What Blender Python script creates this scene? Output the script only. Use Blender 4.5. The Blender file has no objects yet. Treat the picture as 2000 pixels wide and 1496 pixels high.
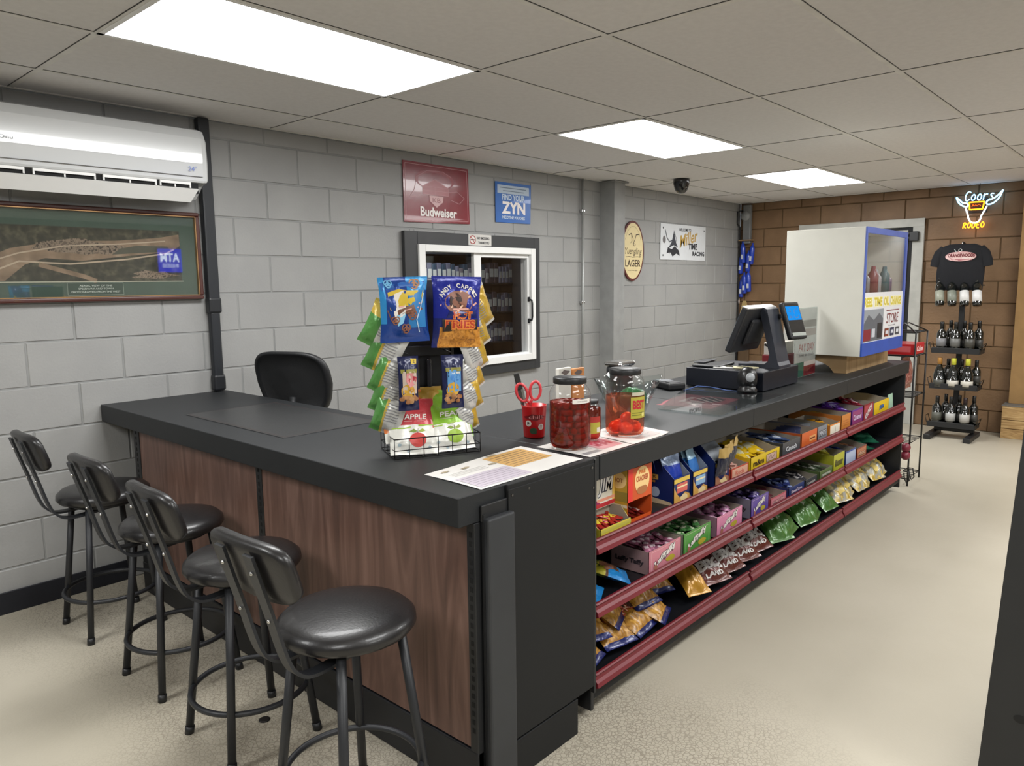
import bpy, bmesh, math, random
from mathutils import Vector, Matrix, Euler
random.seed(7)
S = bpy.context.scene
COL = S.collection
PI = math.pi

# ------------------------------------------------------------------ camera
cam_d = bpy.data.cameras.new('camera'); cam = bpy.data.objects.new('camera', cam_d); COL.objects.link(cam)
yaw, pitch, roll = 0.734664, -0.132921, -0.0119076
fw = Vector((math.cos(yaw)*math.cos(pitch), math.sin(yaw)*math.cos(pitch), math.sin(pitch)))
rt = Vector((math.sin(yaw), -math.cos(yaw), 0)); up = rt.cross(fw)
rt2 = rt*math.cos(roll)+up*math.sin(roll); up2 = -rt*math.sin(roll)+up*math.cos(roll)
m3 = Matrix((rt2, up2, -fw)).transposed()
cam.matrix_world = Matrix.Translation((-1.0303, -3.7831, 1.4251)) @ m3.to_4x4()
cam_d.sensor_fit = 'HORIZONTAL'; cam_d.sensor_width = 36.0; cam_d.lens = 1456.33/2000*36; cam_d.clip_start = 0.02
S.camera = cam
# ------------------------------------------------------------------ view, world
S.view_settings.view_transform = 'Standard'; S.view_settings.look = 'None'
S.view_settings.gamma = 1.0; S.view_settings.use_curve_mapping = False
S.view_settings.exposure = 0.0
LAMP = 20.0
W = bpy.data.worlds.new('world'); S.world = W; W.use_nodes = True
W.node_tree.nodes['Background'].inputs[0].default_value = (0.6, 0.65, 0.7, 1)
W.node_tree.nodes['Background'].inputs[1].default_value = 0.3
S.cycles.max_bounces = 10; S.cycles.transparent_max_bounces = 16
S.cycles.caustics_reflective = False; S.cycles.caustics_refractive = False

H = 2.27          # ceiling height
YF = -2.437       # aisle face of the long counter
CT = 0.88         # counter top height

# ------------------------------------------------------------------ materials
def lin(h):
    h = h.lstrip('#'); out = []
    for i in (0, 2, 4):
        c = int(h[i:i+2], 16)/255
        out.append(c/12.92 if c <= .04045 else ((c+.055)/1.055)**2.4)
    return out+[1.0]
_mc = {}
def mat(hexc, rough=.5, metal=0., bump=0., bscale=60., var=.04, vscale=12., emit=0., alpha=1., coat=0., name=None, spec=.5, dist=.002):
    key = (hexc, rough, metal, bump, bscale, var, vscale, emit, alpha, coat, spec, dist)
    if key in _mc: return _mc[key]
    m = bpy.data.materials.new(name or 'surface'); m.use_nodes = True
    n = m.node_tree; b = n.nodes['Principled BSDF']
    c = lin(hexc)
    b.inputs['Roughness'].default_value = rough; b.inputs['Metallic'].default_value = metal
    b.inputs['Alpha'].default_value = alpha; b.inputs['Coat Weight'].default_value = coat
    b.inputs['Specular IOR Level'].default_value = spec
    tc = n.nodes.new('ShaderNodeTexCoord')
    if var > 0:
        nz = n.nodes.new('ShaderNodeTexNoise'); nz.inputs['Scale'].default_value = vscale; nz.inputs['Detail'].default_value = 3
        n.links.new(tc.outputs['Object'], nz.inputs['Vector'])
        rp = n.nodes.new('ShaderNodeValToRGB')
        rp.color_ramp.elements[0].position = .3; rp.color_ramp.elements[1].position = .7
        rp.color_ramp.elements[0].color = [x*(1-var*2) for x in c[:3]]+[1]
        rp.color_ramp.elements[1].color = [min(1, x*(1+var*2)) for x in c[:3]]+[1]
        n.links.new(nz.outputs['Fac'], rp.inputs['Fac']); n.links.new(rp.outputs['Color'], b.inputs['Base Color'])
    else: b.inputs['Base Color'].default_value = c
    if emit > 0:
        b.inputs['Emission Color'].default_value = c; b.inputs['Emission Strength'].default_value = emit
    if bump > 0:
        n2 = n.nodes.new('ShaderNodeTexNoise'); n2.inputs['Scale'].default_value = bscale; n2.inputs['Detail'].default_value = 4
        n.links.new(tc.outputs['Object'], n2.inputs['Vector'])
        bp = n.nodes.new('ShaderNodeBump'); bp.inputs['Strength'].default_value = bump; bp.inputs['Distance'].default_value = dist
        n.links.new(n2.outputs['Fac'], bp.inputs['Height']); n.links.new(bp.outputs['Normal'], b.inputs['Normal'])
    _mc[key] = m
    return m
def ink(h): return mat(h, .45, var=0)
def foil(h, rough=.28): return mat(h, rough, 0.15, bump=.6, bscale=45, var=.05, dist=.004, coat=.3)
def card(h): return mat(h, .45, var=.02)

def ramp_mat(name, stops, scale=(1, 1, 1), nscale=5., detail=6., rough=.5, bump=0., distort=0., bdist=.002, kind='noise', bscale=None):
    m = bpy.data.materials.new(name); m.use_nodes = True
    n = m.node_tree; b = n.nodes['Principled BSDF']
    tc = n.nodes.new('ShaderNodeTexCoord'); mp = n.nodes.new('ShaderNodeMapping'); mp.inputs['Scale'].default_value = scale
    n.links.new(tc.outputs['Object'], mp.inputs['Vector'])
    if kind == 'noise':
        nz = n.nodes.new('ShaderNodeTexNoise'); nz.inputs['Scale'].default_value = nscale; nz.inputs['Detail'].default_value = detail
        nz.inputs['Distortion'].default_value = distort; out = nz.outputs['Fac']
    else:
        nz = n.nodes.new('ShaderNodeTexVoronoi'); nz.inputs['Scale'].default_value = nscale; out = nz.outputs['Distance']
    n.links.new(mp.outputs['Vector'], nz.inputs['Vector'])
    rp = n.nodes.new('ShaderNodeValToRGB'); el = rp.color_ramp.elements
    while len(el) < len(stops): el.new(.5)
    for e, (p, c) in zip(el, stops): e.position = p; e.color = lin(c)
    n.links.new(out, rp.inputs['Fac']); n.links.new(rp.outputs['Color'], b.inputs['Base Color'])
    b.inputs['Roughness'].default_value = rough
    if bump:
        bp = n.nodes.new('ShaderNodeBump'); bp.inputs['Strength'].default_value = bump; bp.inputs['Distance'].default_value = bdist
        src = out
        if bscale:
            n3 = n.nodes.new('ShaderNodeTexNoise'); n3.inputs['Scale'].default_value = bscale; n3.inputs['Detail'].default_value = 5
            n.links.new(tc.outputs['Object'], n3.inputs['Vector']); src = n3.outputs['Fac']
        n.links.new(src, bp.inputs['Height']); n.links.new(bp.outputs['Normal'], b.inputs['Normal'])
    return m

def glass_thin(name, tint=(1, 1, 1), refl=.9):
    m = bpy.data.materials.new(name); m.use_nodes = True; n = m.node_tree
    for x in list(n.nodes): n.nodes.remove(x)
    o = n.nodes.new('ShaderNodeOutputMaterial'); mx = n.nodes.new('ShaderNodeMixShader')
    t = n.nodes.new('ShaderNodeBsdfTransparent'); t.inputs[0].default_value = (*tint, 1)
    g = n.nodes.new('ShaderNodeBsdfGlossy'); g.inputs['Roughness'].default_value = .02
    f = n.nodes.new('ShaderNodeLayerWeight'); f.inputs[0].default_value = .5
    pw = n.nodes.new('ShaderNodeMath'); pw.operation = 'POWER'; pw.inputs[1].default_value = 5.0
    mu = n.nodes.new('ShaderNodeMath'); mu.operation = 'MULTIPLY_ADD'; mu.inputs[1].default_value = refl*.9; mu.inputs[2].default_value = refl*.045
    n.links.new(f.outputs['Facing'], pw.inputs[0]); n.links.new(pw.outputs[0], mu.inputs[0]); n.links.new(mu.outputs[0], mx.inputs[0])
    n.links.new(t.outputs[0], mx.inputs[1]); n.links.new(g.outputs[0], mx.inputs[2]); n.links.new(mx.outputs[0], o.inputs[0])
    return m
GLASS = glass_thin('clear_glass')
PLEXI = glass_thin('clear_acrylic', (.93, .96, .96), 1.2)
def emis(h, s, name='lamp_glow'):
    m = bpy.data.materials.new(name); m.use_nodes = True; n = m.node_tree
    for x in list(n.nodes): n.nodes.remove(x)
    o = n.nodes.new('ShaderNodeOutputMaterial'); e = n.nodes.new('ShaderNodeEmission')
    e.inputs[0].default_value = lin(h); e.inputs[1].default_value = s; n.links.new(e.outputs[0], o.inputs[0]); return m
def liquid(name, h, rough=.05, alpha=.75):
    m = bpy.data.materials.new(name); m.use_nodes = True; n = m.node_tree
    for x in list(n.nodes): n.nodes.remove(x)
    o = n.nodes.new('ShaderNodeOutputMaterial'); mx = n.nodes.new('ShaderNodeMixShader'); mx.inputs[0].default_value = alpha
    t = n.nodes.new('ShaderNodeBsdfTransparent'); t.inputs[0].default_value = lin(h)
    p = n.nodes.new('ShaderNodeBsdfPrincipled'); p.inputs['Base Color'].default_value = lin(h); p.inputs['Roughness'].default_value = rough
    n.links.new(t.outputs[0], mx.inputs[1]); n.links.new(p.outputs[0], mx.inputs[2]); n.links.new(mx.outputs[0], o.inputs[0]); return m

BLACK = mat('1a1b1c', .6, var=.02, spec=.3, name='black_laminate')
BLACKM = mat('1d1e20', .45, name='black_metal')
DARK = mat('101114', .5, name='black_paint')
CHAR = mat('232529', .45, bump=.15, bscale=300, name='charcoal_powder_coat')
WHITEP = mat('e4e4e2', .3, name='white_plastic', var=.01)
CHROME = mat('c8c8c8', .2, 1., name='chrome', var=0)
CARDB = mat('8a8072', .8, name='grey_cardboard')
RED_RAIL = mat('6c1c26', .45, name='maroon_price_rail')

# ------------------------------------------------------------------ mesh builder
_boxc = {}
def _rbox(sx, sy, sz, b, seg):
    k = (round(sx, 5), round(sy, 5), round(sz, 5), round(b, 5), seg)
    if k in _boxc: return _boxc[k]
    bm = bmesh.new(); bmesh.ops.create_cube(bm, size=1)
    for v in bm.verts: v.co = Vector((v.co.x*sx, v.co.y*sy, v.co.z*sz))
    if b > 0: bmesh.ops.bevel(bm, geom=bm.edges[:], offset=b, segments=seg, profile=.5, affect='EDGES')
    bm.verts.index_update()
    r = ([v.co.copy() for v in bm.verts], [[v.index for v in f.verts] for f in bm.faces]); bm.free()
    _boxc[k] = r
    return r
def ident(p): return p
class MB:
    def __init__(s): s.v = []; s.f = []; s.m = []; s.sm = []; s.mats = []
    def mi(s, m):
        if m not in s.mats: s.mats.append(m)
        return s.mats.index(m)
    def add(s, vs, fs, m, smooth=False, T=None):
        o = len(s.v); i = s.mi(m) if not isinstance(m, list) else None
        for p in vs:
            p = Vector(p); s.v.append(T @ p if T is not None else p)
        for k, f in enumerate(fs):
            s.f.append([a+o for a in f]); s.m.append(i if i is not None else s.mi(m[k])); s.sm.append(smooth)
        return s
    def box(s, x0, x1, y0, y1, z0, z1, m, b=0., seg=2, T=None):
        vs, fs = _rbox(abs(x1-x0), abs(y1-y0), abs(z1-z0), min(b, .49*min(abs(x1-x0), abs(y1-y0), abs(z1-z0))), seg)
        c = Vector(((x0+x1)/2, (y0+y1)/2, (z0+z1)/2))
        return s.add([v+c for v in vs], fs, m, False, T)
    def tube(s, pts, r, m, seg=8, closed=False, T=None, flat=None):
        P = [Vector(p) for p in pts]; n = len(P); vs = []; fs = []
        rr = r if isinstance(r, (list, tuple)) else [r]*n
        nrm = None
        for i in range(n):
            if closed: t = (P[(i+1) % n]-P[i-1])
            else: t = P[min(i+1, n-1)]-P[max(i-1, 0)]
            if t.length < 1e-9: t = Vector((0, 0, 1))
            t.normalize()
            if nrm is None:
                a = Vector((0, 0, 1)) if abs(t.z) < .9 else Vector((1, 0, 0)); nrm = t.cross(a).normalized()
            else:
                nrm = (nrm-t*nrm.dot(t));
                nrm = nrm.normalized() if nrm.length > 1e-6 else t.orthogonal().normalized()
            bn = t.cross(nrm)
            for k in range(seg):
                an = 2*PI*k/seg
                if flat: d = nrm*math.cos(an)*flat[0]+bn*math.sin(an)*flat[1]
                else: d = (nrm*math.cos(an)+bn*math.sin(an))*rr[i]
                vs.append(P[i]+d)
        for i in range(n if closed else n-1):
            j = (i+1) % n
            for k in range(seg):
                l = (k+1) % seg; fs.append([i*seg+k, i*seg+l, j*seg+l, j*seg+k])
        if not closed: fs += [list(range(seg))[::-1], [(n-1)*seg+k for k in range(seg)]]
        return s.add(vs, fs, m, True, T)
    def bar(s, a, b, w, h, m, upv=(0, 0, 1), T=None):
        a = Vector(a); b = Vector(b); t = (b-a).normalized(); u = Vector(upv); x = t.cross(u)
        if x.length < 1e-5: x = t.orthogonal()
        x.normalize(); y = x.cross(t); vs = []
        for p in (a, b):
            for q, r in ((-1, -1), (1, -1), (1, 1), (-1, 1)): vs.append(p+x*q*w/2+y*r*h/2)
        return s.add(vs, [[3, 2, 1, 0], [4, 5, 6, 7], [0, 1, 5, 4], [1, 2, 6, 5], [2, 3, 7, 6], [3, 0, 4, 7]], m, False, T)
    def lathe(s, prof, m, seg=32, c=(0, 0, 0), T=None, mats=None, cap=True):
        vs = []; fs = []; ml = []; n = len(prof)
        for r, z in prof:
            for k in range(seg):
                a = 2*PI*k/seg; vs.append((c[0]+r*math.cos(a), c[1]+r*math.sin(a), c[2]+z))
        for i in range(n-1):
            for k in range(seg):
                l = (k+1) % seg; fs.append([i*seg+k, i*seg+l, (i+1)*seg+l, (i+1)*seg+k]); ml.append(mats[i] if mats else m)
        s.add(vs, fs, ml, True, T)
        if cap:
            if prof[0][0] > 1e-4: s.add([vs[k] for k in range(seg)], [list(range(seg))[::-1]], mats[0] if mats else m, False, T)
            if prof[-1][0] > 1e-4: s.add([vs[(n-1)*seg+k] for k in range(seg)], [list(range(seg))], mats[-1] if mats else m, False, T)
        return s
    def prism(s, poly, d0, d1, m, f=None, T=None, side=None):
        """poly 2D (u,v), extruded from d0 to d1; f maps (u,v,d) to 3D."""
        f = f or (lambda u, v, d: (u, v, d)); n = len(poly)
        vs = [f(u, v, d0) for u, v in poly]+[f(u, v, d1) for u, v in poly]
        s.add(vs, [list(range(n))[::-1], list(range(n, 2*n))], m, False, T)
        s.add(vs, [[i, (i+1) % n, n+(i+1) % n, n+i] for i in range(n)], side or m, False, T)
        return s
    def grid(s, fn, nu, nv, m, smooth=True, T=None, matfn=None):
        vs = [fn(i/nu, j/nv) for j in range(nv+1) for i in range(nu+1)]; fs = []; ml = []
        for j in range(nv):
            for i in range(nu):
                a = j*(nu+1)+i; fs.append([a, a+1, a+nu+2, a+nu+1]); ml.append(matfn((i+.5)/nu, (j+.5)/nv) if matfn else m)
        return s.add(vs, fs, ml, smooth, T)
    def sphere(s, c, r, m, seg=12, sq=(1, 1, 1), T=None):
        pr = [(max(1e-5, r*math.sin(PI*i/seg)), -r*math.cos(PI*i/seg)) for i in range(seg+1)]
        M = Matrix.Translation(c) @ Matrix.Diagonal((*sq, 1))
        return s.lathe(pr, m, seg*2, T=(T @ M if T is not None else M), cap=False)
    def build(s, name, parent=None, loc=None, rot=None, M=None):
        me = bpy.data.meshes.new(name); me.from_pydata([tuple(v) for v in s.v], [], s.f)
        for m in s.mats: me.materials.append(m)
        me.polygons.foreach_set('material_index', s.m); me.polygons.foreach_set('use_smooth', s.sm)
        me.update()
        o = bpy.data.objects.new(name, me); COL.objects.link(o)
        if parent: o.parent = parent
        if loc: o.location = loc
        if rot: o.rotation_euler = rot
        if M is not None: o.matrix_world = M
        return o

def tag(o, label, cat, group=None, kind=None):
    if label: o['label'] = label
    if cat: o['category'] = cat
    if group: o['group'] = group
    if kind: o['kind'] = kind
    return o
def thing(name, label, cat, loc=(0, 0, 0), rot=(0, 0, 0), group=None, M=None):
    o = bpy.data.objects.new(name, None); o.empty_display_size = .05; COL.objects.link(o)
    o.location = loc; o.rotation_euler = rot
    if M is not None: o.matrix_world = M
    return tag(o, label, cat, group)
def struct(o): o['kind'] = 'structure'; return o
def copytree(o, parent=None, label=None):
    c = o.copy(); COL.objects.link(c)
    if parent: c.parent = parent
    if label: c['label'] = label
    for ch in o.children: copytree(ch, c)
    return c

# ------------------------------------------------------------------ flat graphics
_tc = {}
def text2d(s, bold=0.0, fine=False):
    k = (s, bold, fine)
    if k in _tc: return _tc[k]
    cu = bpy.data.curves.new('t', 'FONT'); cu.body = s; cu.size = 1; cu.offset = bold; cu.resolution_u = 3; cu.align_x = 'LEFT'
    ob = bpy.data.objects.new('t', cu); me = ob.to_mesh()
    if fine:
        bm = bmesh.new(); bm.from_mesh(me); bmesh.ops.triangulate(bm, faces=bm.faces[:])
        for _ in range(3):
            le = [e for e in bm.edges if e.calc_length() > .16]
            if not le: break
            bmesh.ops.subdivide_edges(bm, edges=le, cuts=1); bmesh.ops.triangulate(bm, faces=bm.faces[:])
        bm.verts.index_update(); vs = [(v.co.x, v.co.y) for v in bm.verts]; fs = [[v.index for v in f.verts] for f in bm.faces]; bm.free()
    else: vs = [(v.co.x, v.co.y) for v in me.vertices]; fs = [list(p.vertices) for p in me.polygons]
    ob.to_mesh_clear(); bpy.data.objects.remove(ob); bpy.data.curves.remove(cu)
    if vs:
        x0 = min(v[0] for v in vs); x1 = max(v[0] for v in vs); y0 = min(v[1] for v in vs); y1 = max(v[1] for v in vs)
        vs = [((x-x0)/(x1-x0)-.5, (y-y0)/(y1-y0)-.5) for x, y in vs]; asp = (x1-x0)/(y1-y0)
    else: asp = 1
    _tc[k] = (vs, fs, asp)
    return _tc[k]
def planar(O, U, V):
    O = Vector(O); U = Vector(U).normalized(); V = Vector(V).normalized(); N = U.cross(V)
    return lambda u, v, o: O+U*u+V*v+N*o
class G:
    """printed graphics: shapes laid in thin layers on a surface given by frame(u,v,offset)."""
    def __init__(s, mb, frame, step=.0004, sub=1): s.mb = mb; s.fr = frame; s.st = step; s.k = 1; s.sub = sub
    def _o(s, layer): return s.st*(layer if layer is not None else s.k)
    def rect(s, u0, v0, u1, v1, m, layer=None, n=None):
        o = s._o(layer); s.k += .25; n = n or s.sub
        s.mb.grid(lambda a, b: s.fr(u0+(u1-u0)*a, v0+(v1-v0)*b, o), n, n, m, n > 1); return s
    def poly(s, pts, m, layer=None):
        o = s._o(layer); s.k += .25; cx = sum(p[0] for p in pts)/len(pts); cy = sum(p[1] for p in pts)/len(pts)
        if s.sub > 1:
            vs = [s.fr(cx, cy, o)]; fs = []; n = len(pts)
            for r in (.5, 1): vs += [s.fr(cx+(x-cx)*r, cy+(y-cy)*r, o) for x, y in pts]
            for i in range(n):
                j = (i+1) % n; fs += [[0, 1+i, 1+j], [1+i, 1+n+i, 1+n+j, 1+j]]
            s.mb.add(vs, fs, m, True)
        else: s.mb.add([s.fr(x, y, o) for x, y in pts], [list(range(len(pts)))], m)
        return s
    def ell(s, cx, cy, rx, ry, m, layer=None, n=24, a0=0, rot=0):
        c, q = math.cos(rot), math.sin(rot)
        return s.poly([(cx+rx*math.cos(2*PI*i/n)*c-ry*math.sin(2*PI*i/n)*q, cy+rx*math.cos(2*PI*i/n)*q+ry*math.sin(2*PI*i/n)*c) for i in range(n)], m, layer)
    def line(s, pts, w, m, layer=None, closed=False):
        o = s._o(layer); s.k += .25; n = len(pts)
        for i in range(n if closed else n-1):
            a = Vector(pts[i]); b = Vector(pts[(i+1) % n]); d = (b-a)
            if d.length < 1e-7: continue
            d.normalize(); p = Vector((-d.y, d.x))*w/2; a = a-d*w*.3; b = b+d*w*.3
            s.mb.add([s.fr(q.x, q.y, o+(i % 4)*2e-5) for q in (a-p, b-p, b+p, a+p)], [[0, 1, 2, 3]], m)
        return s
    def text(s, t, cx, cy, w, h, m, layer=None, rot=0, bold=.0, skew=0, arc=0):
        vs, fs, a = text2d(t, bold, s.sub > 1); o = s._o(layer)+(.0005 if s.sub > 1 else 0); s.k += .25
        c, q = math.cos(rot), math.sin(rot); out = []
        for x, y in vs:
            X = x*w+skew*y*h; Y = y*h+arc*(1-(2*x)**2)
            out.append(s.fr(cx+X*c-Y*q, cy+X*q+Y*c, o))
        s.mb.add(out, fs, m); return s
def rough_ell(cx, cy, rx, ry, n=20, amp=.15, rnd=None):
    rnd = rnd or random
    return [(cx+rx*(1+rnd.uniform(-amp, amp))*math.cos(2*PI*i/n), cy+ry*(1+rnd.uniform(-amp, amp))*math.sin(2*PI*i/n)) for i in range(n)]

# ================================================================== SETTING
# floor
def floor_mat():
    m = bpy.data.materials.new('sealed_concrete_floor'); m.use_nodes = True; n = m.node_tree; b = n.nodes['Principled BSDF']; L = n.links.new
    tc = n.nodes.new('ShaderNodeTexCoord')
    n1 = n.nodes.new('ShaderNodeTexNoise'); n1.inputs['Scale'].default_value = .9; n1.inputs['Detail'].default_value = 5
    L(tc.outputs['Object'], n1.inputs['Vector'])
    r1 = n.nodes.new('ShaderNodeValToRGB'); e = r1.color_ramp.elements
    e[0].position = .3; e[0].color = lin('aca594'); e[1].position = .7; e[1].color = lin('bdb6a6'); L(n1.outputs['Fac'], r1.inputs['Fac'])
    vo = n.nodes.new('ShaderNodeTexVoronoi'); vo.feature = 'DISTANCE_TO_EDGE'; vo.inputs['Scale'].default_value = 75
    L(tc.outputs['Object'], vo.inputs['Vector'])
    r2 = n.nodes.new('ShaderNodeValToRGB'); e = r2.color_ramp.elements; e[0].position = 0; e[0].color = (1, 1, 1, 1); e[1].position = .12; e[1].color = (0, 0, 0, 1)
    L(vo.outputs['Distance'], r2.inputs['Fac'])
    n2 = n.nodes.new('ShaderNodeTexNoise'); n2.inputs['Scale'].default_value = 2.3; n2.inputs['Detail'].default_value = 4; L(tc.outputs['Object'], n2.inputs['Vector'])
    # worn band around the counter foot: distance to the line x=.3
    sx = n.nodes.new('ShaderNodeSeparateXYZ'); L(tc.outputs['Object'], sx.inputs[0])
    ds = n.nodes.new('ShaderNodeMath'); ds.operation = 'SUBTRACT'; ds.inputs[1].default_value = .45; L(sx.outputs['X'], ds.inputs[0])
    ab = n.nodes.new('ShaderNodeMath'); ab.operation = 'ABSOLUTE'; L(ds.outputs[0], ab.inputs[0])
    mr = n.nodes.new('ShaderNodeMapRange'); mr.inputs[1].default_value = .35; mr.inputs[2].default_value = 1.0; mr.inputs[3].default_value = .75; mr.inputs[4].default_value = 0; L(ab.outputs[0], mr.inputs[0])
    ad = n.nodes.new('ShaderNodeMath'); ad.operation = 'ADD'; L(n2.outputs['Fac'], ad.inputs[0]); L(mr.outputs[0], ad.inputs[1])
    r3 = n.nodes.new('ShaderNodeMapRange'); r3.inputs[1].default_value = .65; r3.inputs[2].default_value = 1.15; L(ad.outputs[0], r3.inputs[0])
    mu = n.nodes.new('ShaderNodeMath'); mu.operation = 'MULTIPLY'; L(r2.outputs['Color'], mu.inputs[0]); L(r3.outputs[0], mu.inputs[1])
    m2 = n.nodes.new('ShaderNodeMath'); m2.operation = 'MULTIPLY'; m2.inputs[1].default_value = .6; L(mu.outputs[0], m2.inputs[0])
    mx = n.nodes.new('ShaderNodeMixRGB'); mx.inputs[2].default_value = lin('6d6355'); L(m2.outputs[0], mx.inputs[0]); L(r1.outputs['Color'], mx.inputs[1])
    L(mx.outputs[0], b.inputs['Base Color']); b.inputs['Roughness'].default_value = .38
    n4 = n.nodes.new('ShaderNodeTexNoise'); n4.inputs['Scale'].default_value = 90; L(tc.outputs['Object'], n4.inputs['Vector'])
    a2 = n.nodes.new('ShaderNodeMath'); a2.operation = 'SUBTRACT'; L(n4.outputs['Fac'], a2.inputs[0]); L(mu.outputs[0], a2.inputs[1])
    bp = n.nodes.new('ShaderNodeBump'); bp.inputs['Strength'].default_value = .35; bp.inputs['Distance'].default_value = .002
    L(a2.outputs[0], bp.inputs['Height']); L(bp.outputs['Normal'], b.inputs['Normal'])
    return m
XL, XR, YR = -4.2, 7.0, -6.8
mb = MB(); mb.box(XL-.2, XR+.2, YR-.2, 2.6, -.1, 0, floor_mat()); struct(mb.build('floor'))
tag(MB().lathe([(.018, 0), (.018, .003), (.014, .004)], mat('15120f', .6), 20).build('floor_plug', loc=(.12, -1.62, 0)), 'small round dark plug set in the floor beneath the bar stools', 'plug')

# walls of painted concrete block, real recessed joints
def block_mat(name, c1, c2, bump, bs):
    return ramp_mat(name, [(.3, c1), (.7, c2)], nscale=3.2, detail=8, rough=.55, bump=bump, bscale=bs, bdist=.003)
GREYB = block_mat('grey_painted_block', '919190', '9a9a98', .35, 90)
GREYJ = mat('8b8c8b', .6, name='grey_painted_joint')
BROWNB = block_mat('brown_stained_block', '6a5137', '84674a', .9, 45)
BROWNJ = mat('564229', .8, name='brown_joint')
def block_wall(name, a0, a1, z1, f, mB, mJ, ph, hole=None, jit=0.0, gap=.0035, dep=.004):
    """blocks .403 x .1985; f(a,z,out) maps to the room"""
    mb = MB(); rnd = random.Random(3); rh = .1985; bw = .403; r = 0
    mb.grid(lambda u, v: f(a0+(a1-a0)*u, z1*v, -dep), 1, 1, mJ, False) if not hole else None
    if hole:
        A, B, C, D = hole
        for (p, q, s0, s1) in ((a0, A, 0, z1), (B, a1, 0, z1), (A, B, 0, C), (A, B, D, z1)):
            mb.add([f(p, s0, -dep), f(q, s0, -dep), f(q, s1, -dep), f(p, s1, -dep)], [[0, 1, 2, 3]], mJ)
    while r*rh < z1:
        z0 = r*rh; zt = min(z1, z0+rh); off = ph+(bw/2 if r % 2 == 0 else 0)
        k = math.floor((a0-off)/bw)
        while off+k*bw < a1:
            x0 = max(a0, off+k*bw); x1 = min(a1, off+(k+1)*bw); k += 1
            if x1-x0 < .02: continue
            rects = [(x0, x1, z0, zt)]
            if hole:
                A, B, C, D = hole
                if x0 < B and x1 > A and z0 < D and zt > C:
                    rects = []
                    if x0 < A: rects.append((x0, A, z0, zt))
                    if x1 > B: rects.append((B, x1, z0, zt))
                    xa, xb = max(x0, A), min(x1, B)
                    if z0 < C: rects.append((xa, xb, z0, C))
                    if zt > D: rects.append((xa, xb, D, zt))
            o = rnd.uniform(-jit, jit)
            for (p, q, s0, s1) in rects:
                if q-p < .012 or s1-s0 < .012: continue
                i0, i1 = gap, gap+.003
                vs = [f(p+i0, s0+i0, -dep), f(q-i0, s0+i0, -dep), f(q-i0, s1-i0, -dep), f(p+i0, s1-i0, -dep),
                      f(p+i1, s0+i1, o), f(q-i1, s0+i1, o), f(q-i1, s1-i1, o), f(p+i1, s1-i1, o)]
                mb.add(vs, [[4, 5, 6, 7], [0, 1, 5, 4], [1, 2, 6, 5], [2, 3, 7, 6], [3, 0, 4, 7]], mB)
        r += 1
    return struct(mb.build(name))
WO = (2.22, 3.39, .84, 1.685)
block_wall('wall_back', XL, XR, H, lambda a, z, o: (a, -o, z), GREYB, GREYJ, .37, WO, jit=.0012)
block_wall('wall_right', YR, 0, H, lambda a, z, o: (XR-o, -a+YR if False else a, z), BROWNB, BROWNJ, .13, None, jit=.003, gap=.004, dep=.006)
mb = MB(); mb.box(XL-.1, XL, YR, 0, 0, H, mat('9a9b9a', .6)); struct(mb.build('wall_left'))
mb = MB(); mb.box(XL-.1, XR+.1, YR-.1, YR, 0, H, mat('a5a39c', .6)); struct(mb.build('wall_front'))
mb = MB(); mb.box(XL, .31, -.012, -.0045, 0, .10, mat('15171f', .45), b=.003); struct(mb.build('baseboard_back'))
# ceiling: tiles with T grid
TILE = ramp_mat('ceiling_tile', [(.35, 'dad8d8'), (.65, 'dfdddd')], nscale=40, rough=.9, bump=.25, bscale=160, bdist=.002)
TBAR = mat('dcdad6', .5, name='ceiling_grid_metal')
gx = [i*1.2192 for i in range(-4, 7)]; gy = [-j*.6096+.225 for j in range(0, 13)]
lights = [(-2, 2), (0, 2), (2, 2), (4, 2), (-2, 6), (0, 6), (2, 6), (4, 6), (0, 9), (3, 9)]
mb = MB()
for i in range(-4, 6):
    for j in range(0, 12):
        x0, x1 = i*1.2192, (i+1)*1.2192; y1, y0 = -j*.6096+.225, -(j+1)*.6096+.225
        x0 = max(x0, XL); x1 = min(x1, XR); y1 = min(y1, 0); y0 = max(y0, YR)
        if x1-x0 < .03 or y1-y0 < .03: continue
        if (i, j) in lights: continue
        mb.box(x0+.004, x1-.004, y0+.004, y1-.004, H+.003, H+.018, TILE, b=.003, seg=1)
mb.box(XL, XR, YR, 0, H+.05, H+.07, mat('6a6a6a', .9))
struct(mb.build('ceiling'))
mb = MB()
for x in gx:
    if XL < x < XR: mb.box(x-.011, x+.011, YR, 0, H, H+.0035, TBAR); mb.box(x-.0135, x-.011, YR, 0, H+.0015, H+.0035, DARK)
for y in gy:
    if YR < y < 0: mb.box(XL, XR, y-.011, y+.011, H+.0001, H+.0036, TBAR); mb.box(XL, XR, y-.0135, y-.011, H+.0016, H+.0036, DARK)
mb.box(XL, XR, -.02, -.0045, H-.002, H+.0036, TBAR); mb.box(XR-.02, XR, YR, 0, H-.002, H+.0036, TBAR)
struct(mb.build('trim_1'))
GLOW = emis('fafaf9', LAMP, 'light_panel_glow')
names = {(0, 2): 'large lit rectangular ceiling light panel above the bar end, largest in view', (2, 2): 'lit rectangular ceiling light panel above the jars, middle of the row',
         (4, 2): 'lit rectangular ceiling light panel nearest the brown wall'}
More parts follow.
